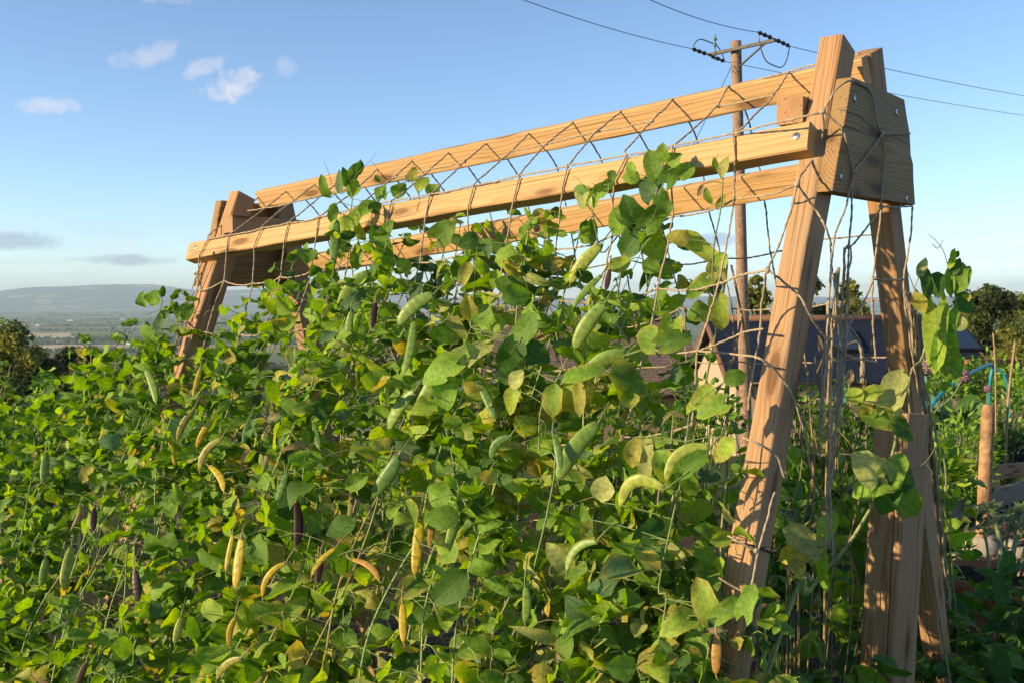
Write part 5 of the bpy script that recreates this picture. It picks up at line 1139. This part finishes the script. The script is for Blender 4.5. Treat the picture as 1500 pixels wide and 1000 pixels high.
# vegetables: each clump its own plant
def clump(label, px, py, y, wpx, hpx, n, size, cols, seed, shape=LE, name='vegetable_plant', cat='plant', group='vegetable plants in the beds', asp=.6, dens=1.0):
    q = np.random.default_rng(seed); c = at_y(px, py, y); w = wpx / FPX * y / 2; h = hpx / FPX * y; g = float(gz(c[0], c[1]))
    root = empty(name, V(c[0], c[1], g), label, cat, group); lv = Leaves(); st = MB(); zb = min(c[2], c[2] + h * .0)
    for k in range(n):
        a = q.uniform(0, 6.28); rr = math.sqrt(q.random()); t = q.random() ** .7; p = c + V(math.cos(a) * rr * w, math.sin(a) * rr * w * .8, -h + h * t * (1 - .5 * rr * rr) * (1.0 + .15 * math.sin(3 * a + seed)))
        d = unit(V(math.cos(a) * rr, math.sin(a) * rr, .7) + q.normal(0, .45, 3)); cc = CK[cols[q.integers(len(cols))]] * q.uniform(.75, 1.2)
        L = size * q.uniform(.6, 1.3); lv.add(p, d, unit(ZV * .5 + q.normal(0, .5, 3) - FV * -.3), L, L * asp * q.uniform(.8, 1.2), shape, cc, None, 0, .15, q.uniform(0, .4), .12, q)
        if k % 9 == 0: v, f = tube(np.array([V(c[0] + (p[0] - c[0]) * .3, c[1] + (p[1] - c[1]) * .3, g), (V(c[0], c[1], g) + p) / 2 + V(0, 0, .02), p]), .003, 4, cap=False); st.add(v, f, c=V(.12, .18, .06))
    lv.build('foliage', M_LEAF, root); st.build('stem', M_STEM, root); return root
CL = [('feathery bright green carrot clump under the blue arch', 1412, 600, 7.6, 95, 95, 420, .075, 'lmlg', .30, 'blade'),
      ('pale green leafy clump left under the blue arch', 1376, 640, 6.4, 60, 90, 160, .09, 'lgm', .6, LE),
      ('dark leafy low bush behind the board right of the square post', 1400, 678, 7.4, 95, 75, 420, .045, 'dgd', .7, LE),
      ('bluish broad leaved plant beneath the blue arch', 1395, 600, 8.3, 80, 40, 60, .15, 'bdb', .7, LE),
      ('tangled reddish green bush at the right edge behind the stake', 1480, 575, 8.8, 70, 90, 420, .05, 'gpdt', .5, LE),
      ('light green bush in front of the brick wall', 1470, 560, 10.8, 90, 50, 300, .06, 'lgd', .6, LE),
      ('leafy green row at the foot of the slate roof, right part', 1440, 520, 12.5, 110, 60, 420, .08, 'gld', .5, LE),
      ('leafy green row at the foot of the slate roof, right edge', 1500, 528, 12.0, 80, 70, 320, .08, 'glm', .5, LE),
      ('leafy green row at the foot of the slate roof, above the allium', 1376, 535, 12.2, 100, 60, 380, .08, 'gdl', .5, LE),
      ('bushy greens between the back leg and hanging cords', 1245, 560, 8.0, 90, 120, 480, .065, 'gdb', .55, LE),
      ('bushy greens behind the near front leg', 1165, 560, 8.4, 90, 120, 480, .065, 'gdl', .55, LE),
      ('low greens behind the square post top', 1325, 575, 8.6, 90, 120, 420, .065, 'gdd', .55, LE),
      ('tall grassy leaves between the near front leg and the post', 1205, 660, 4.6, 120, 150, 300, .20, 'gdl', .10, 'blade'),
      ('strappy onion leaves just left of the square post', 1245, 720, 4.0, 90, 170, 200, .22, 'dgb', .09, 'blade'),
      ('fine stemmed greens behind the foot of the near front leg', 1150, 740, 3.6, 110, 160, 300, .12, 'gdl', .2, 'blade'),
      ('mixed greens beyond the pea leaves left of the near front leg', 1030, 560, 8.0, 120, 90, 380, .07, 'gld', .5, LE),
      ('dark bush beyond the pea leaves below the weathered roof', 900, 560, 10, 160, 90, 420, .09, 'dg', .5, LE),
      ('shaded low weeds beside the stones and the pot', 1398, 778, 5.6, 60, 50, 160, .05, 'dgb', .35, 'blade'),
      ('dark undergrowth bush below the left bank edge', 110, 590, 8, 300, 70, 700, .07, 'dgd', .55, LE)]
for i, (lb, px, py, y, w, h, n, sz, cs, asp, sh) in enumerate(CL): clump(lb, px, py, y, w, h, n, sz, cs, 300 + i, sh, asp=asp)
# dry twigs and straw hanging between the legs
def dry_stems(label, pts, n, seed, y):
    q = np.random.default_rng(seed); mb = MB(); b = at_y(*pts[-1], y); g = V(b[0], b[1], -1.5); root = empty('dry_plant', g, label, 'dead plant', 'dead pea plants at the trellis end')
    for k in range(n):
        o = q.normal(0, .05, 3) * V(1, 1, .2); pp = [at_y(x + q.normal(0, 18), yy + q.normal(0, 16), y) + o * (1 - i / len(pts)) for i, (x, yy) in enumerate(pts)] + [g + q.normal(0, .03, 3) * V(1, 1, 0)]
        v, f = tube(smooth_path(np.array(pp), 5), q.uniform(.001, .0024), 4); mb.add(v, f, c=(V(.38, .27, .15) if q.random() < .7 else V(.2, .16, .1)) * q.uniform(.7, 1.1))
    mb.build('stem', M_STEM, root); lv = Leaves()
    for k in range(n * 3):
        x, yy = pts[q.integers(len(pts))]; p = at_y(x + q.normal(0, 25), yy + q.normal(0, 30), y) + q.normal(0, .04, 3); lv.add(p, unit(q.normal(size=3) - ZV), unit(q.normal(size=3)), .04, .014, 'leaflet', DRY * q.uniform(.5, 1), None, 0, .6, .6, .3, q)
    lv.build('foliage', M_LEAF, root)
dry_stems('brown dead pea stems hanging behind the near front leg', [(1190, 600), (1180, 700), (1172, 800), (1165, 880)], 6, 1, 2.35)
dry_stems('brown dead pea stems tangled left of the square post', [(1228, 560), (1232, 680), (1225, 780), (1218, 880)], 5, 2, 2.5)
dry_stems('dry straw coloured pea stems between the hanging cords', [(1206, 480), (1204, 620), (1195, 740), (1190, 840)], 4, 3, 2.6)
# stones by the pot
q = np.random.default_rng(31)
for k, (px, py, s) in enumerate([(1402, 822, .05), (1386, 834, .045), (1418, 812, .04), (1395, 850, .06), (1408, 842, .04), (1492, 815, .07), (1484, 800, .05), (1378, 815, .04), (1425, 800, .035), (1372, 850, .05)]):
    c = gpt(px, py); mb = MB(); lump(mb, c + ZV * s * .3, (s, s * .8, s * .6), q); tag(mb.build('stone', M_STONE), 'rough pale stone in the loose heap beside the terracotta pot', 'stone', 'loose stones beside the terracotta pot')
def mulch():
    q = np.random.default_rng(17); V_, F_, C_ = [], [], []; m = 0
    for k in range(5200):
        px, py = q.uniform(1330, 1520), q.uniform(735, 1000); c = gpt_fast(px, py); a = q.uniform(0, 6.28); d = V(math.cos(a), math.sin(a), q.normal(0, .3)); e = V(-math.sin(a), math.cos(a), q.normal(0, .3)); r = q.uniform(.008, .03)
        c = c + ZV * .008; V_.extend([c + d * r, c + e * r * .45 + ZV * .006, c - d * r, c - e * r * .45]); F_.append([m, m + 1, m + 2, m + 3]); m += 4; C_.extend([V(.15, .10, .07) * q.uniform(.4, 1.8)] * 4)
    tag(meshobj('bark_mulch', np.array(V_), F_, M_STEM, None, False, None, np.array(C_)), 'loose brown bark chips covering the garden path', 'mulch', kind='stuff')
def gpt_fast(px, py):
    r = ray(px, py); t = -1.56 / r[2]; p = r * t; p[2] = float(gz(p[0], p[1])); return p
mulch()
# grey stake and board at the left edge of the bank
tubeobj('cane_stake', [front(8, 900, .12), front(4, 820, .12), front(0, 760, .12)], .010, M_CANE, 'thin pale stick poking up at the left edge of the pea bank', 'stick')

# ================================================================== light, sky, air
SUN_EL, SUN_AZ = R_(17), R_(251)                                      # where the sun stands (azimuth from +Y towards +X)
sd = V(math.sin(SUN_AZ) * math.cos(SUN_EL), math.cos(SUN_AZ) * math.cos(SUN_EL), math.sin(SUN_EL))
sl = bpy.data.lights.new('sun', 'SUN'); sl.energy = 5.0; sl.angle = R_(.55); sl.color = (1.0, .76, .43)
so = bpy.data.objects.new('sun', sl); COL.objects.link(so); so.rotation_euler = Vector(-sd).to_track_quat('-Z', 'Y').to_euler(); so.location = tuple(sd * 30)
w = bpy.data.worlds.new('World'); SC.world = w; w.use_nodes = True; nt = w.node_tree; nt.nodes.clear(); k = NT(nt)
out = nt.nodes.new('ShaderNodeOutputWorld'); bg = nt.nodes.new('ShaderNodeBackground'); sk = nt.nodes.new('ShaderNodeTexSky'); sk.sky_type = 'NISHITA'; sk.sun_disc = False
sk.sun_elevation = SUN_EL; sk.sun_rotation = SUN_AZ; sk.altitude = 150; sk.air_density = .75; sk.dust_density = .05; sk.ozone_density = 2.2
tc = k.n('ShaderNodeTexCoord'); sx = k.n('ShaderNodeSeparateXYZ'); nn = k.n('ShaderNodeVectorMath', operation='NORMALIZE'); k.l(tc.outputs['Generated'], nn.inputs[0]); k.l(nn.outputs[0], sx.inputs[0])
az = k.math('ARCTAN2', sx.outputs[0], sx.outputs[1]); el = k.math('ARCSINE', sx.outputs[2])
nz = k.noise(nn.outputs[0], 42, 6, .62); nz2 = k.noise(nn.outputs[0], 16, 4, .6)
def dirang(px, py): r = unit(ray(px, py)); return math.atan2(r[0], r[1]), math.asin(r[2])
mask = None
for px, py, wx, hy, sl_, a in [(210, 82, 44, 20, .25, .55), (300, 98, 36, 18, .45, .62), (336, 126, 56, 26, .25, .95), (412, 97, 22, 16, 0, .28), (72, 155, 50, 12, .1, .55), (232, -6, 60, 14, 0, .55), (158, 356, 48, 9, 0, .55), (20, 352, 64, 15, -.08, .0), (640, 10, 1, 1, 0, 0)]:
    a0, e0 = dirang(px, py); sc_ = 1 / FPX
    da = k.math('SUBTRACT', az, a0); de = k.math('SUBTRACT', k.math('SUBTRACT', el, e0), k.math('MULTIPLY', da, sl_))
    q_ = k.math('ADD', k.math('POWER', k.math('ABSOLUTE', k.math('MULTIPLY', da, 1 / (wx * sc_))), 2.0), k.math('POWER', k.math('ABSOLUTE', k.math('MULTIPLY', de, 1 / (hy * sc_))), 2.0))
    g_ = k.math('SUBTRACT', 1.0, q_); g_ = k.math('ADD', g_, k.math('MULTIPLY', k.math('SUBTRACT', nz, .5), 3.6)); g_ = k.math('ADD', g_, k.math('MULTIPLY', k.math('SUBTRACT', nz2, .5), 1.5))
    g_ = k.math('MULTIPLY', k.ramp(k.math('MULTIPLY', g_, .6), [(.15, 0.0), (.95, 1.0)]), a); mask = g_ if mask is None else k.math('MAXIMUM', mask, g_)
# thin bands of low cloud near the horizon
bn = k.noise(k.mapping(nn.outputs[0], (7, 7, 70)), 1.0, 5, .6); band = k.math('MULTIPLY', k.ramp(bn, [(.48, 0.0), (.72, 1.0)]), k.ramp(el, [(0.0, .35), (.05, .35), (.08, 0.0)]))
bcol = k.n('ShaderNodeVectorMath', operation='SCALE', i_Scale=1.0)
k.l(sk.outputs[0], bcol.inputs[0])
hsn = k.n('ShaderNodeHueSaturation', i_Saturation=1.02); k.l(bcol.outputs[0], hsn.inputs['Color']); sky_col = hsn.outputs[0]
SKY = .13
def lum(*a): return tuple(x / SKY for x in a)
c = k.mix(band, sky_col, lum(.36, .39, .45)); c = k.mix(mask, c, lum(.60, .55, .54))
grey = None
for px, py, wx, hy in [(20, 353, 66, 14), (178, 381, 70, 9), (1030, 352, 70, 12)]:
    a0, e0 = dirang(px, py); sc_ = 1 / FPX; da = k.math('MULTIPLY', k.math('SUBTRACT', az, a0), 1 / (wx * sc_)); de = k.math('MULTIPLY', k.math('SUBTRACT', el, e0), 1 / (hy * sc_))
    g_ = k.math('SUBTRACT', 1.0, k.math('ADD', k.math('MULTIPLY', da, da), k.math('MULTIPLY', de, de))); g_ = k.math('ADD', g_, k.math('MULTIPLY', k.math('SUBTRACT', nz, .5), 2.5)); g_ = k.math('MULTIPLY', k.ramp(g_, [(.1, 0.0), (.9, 1.0)]), .6); grey = g_ if grey is None else k.math('MAXIMUM', grey, g_)
c = k.mix(grey, c, lum(.20, .235, .32))
k.l(c, bg.inputs['Color']); bg.inputs['Strength'].default_value = SKY; k.l(bg.outputs[0], out.inputs[0])
# the air itself
hv, hf = boxvf(V(0, 0, 85), V(20500, 0, 0), V(0, 20500, 0), V(0, 0, 215))
m, nt2, out2 = newmat('air'); pv = nt2.nodes.new('ShaderNodeVolumePrincipled'); pv.inputs['Color'].default_value = (.62, .82, 1, 1); pv.inputs['Density'].default_value = 7.5e-5; pv.inputs['Anisotropy'].default_value = .1
nt2.links.new(pv.outputs[0], out2.inputs['Volume']); hb = meshobj('haze', hv, hf, m, None, False); tag(hb, kind='stuff')
SC.view_settings.view_transform = 'Standard'; SC.view_settings.look = 'None'; SC.view_settings.exposure = 0.8; SC.view_settings.gamma = 1.0
SC.cycles.max_bounces = 5; SC.cycles.diffuse_bounces = 3; SC.cycles.transparent_max_bounces = 8; SC.cycles.volume_bounces = 0
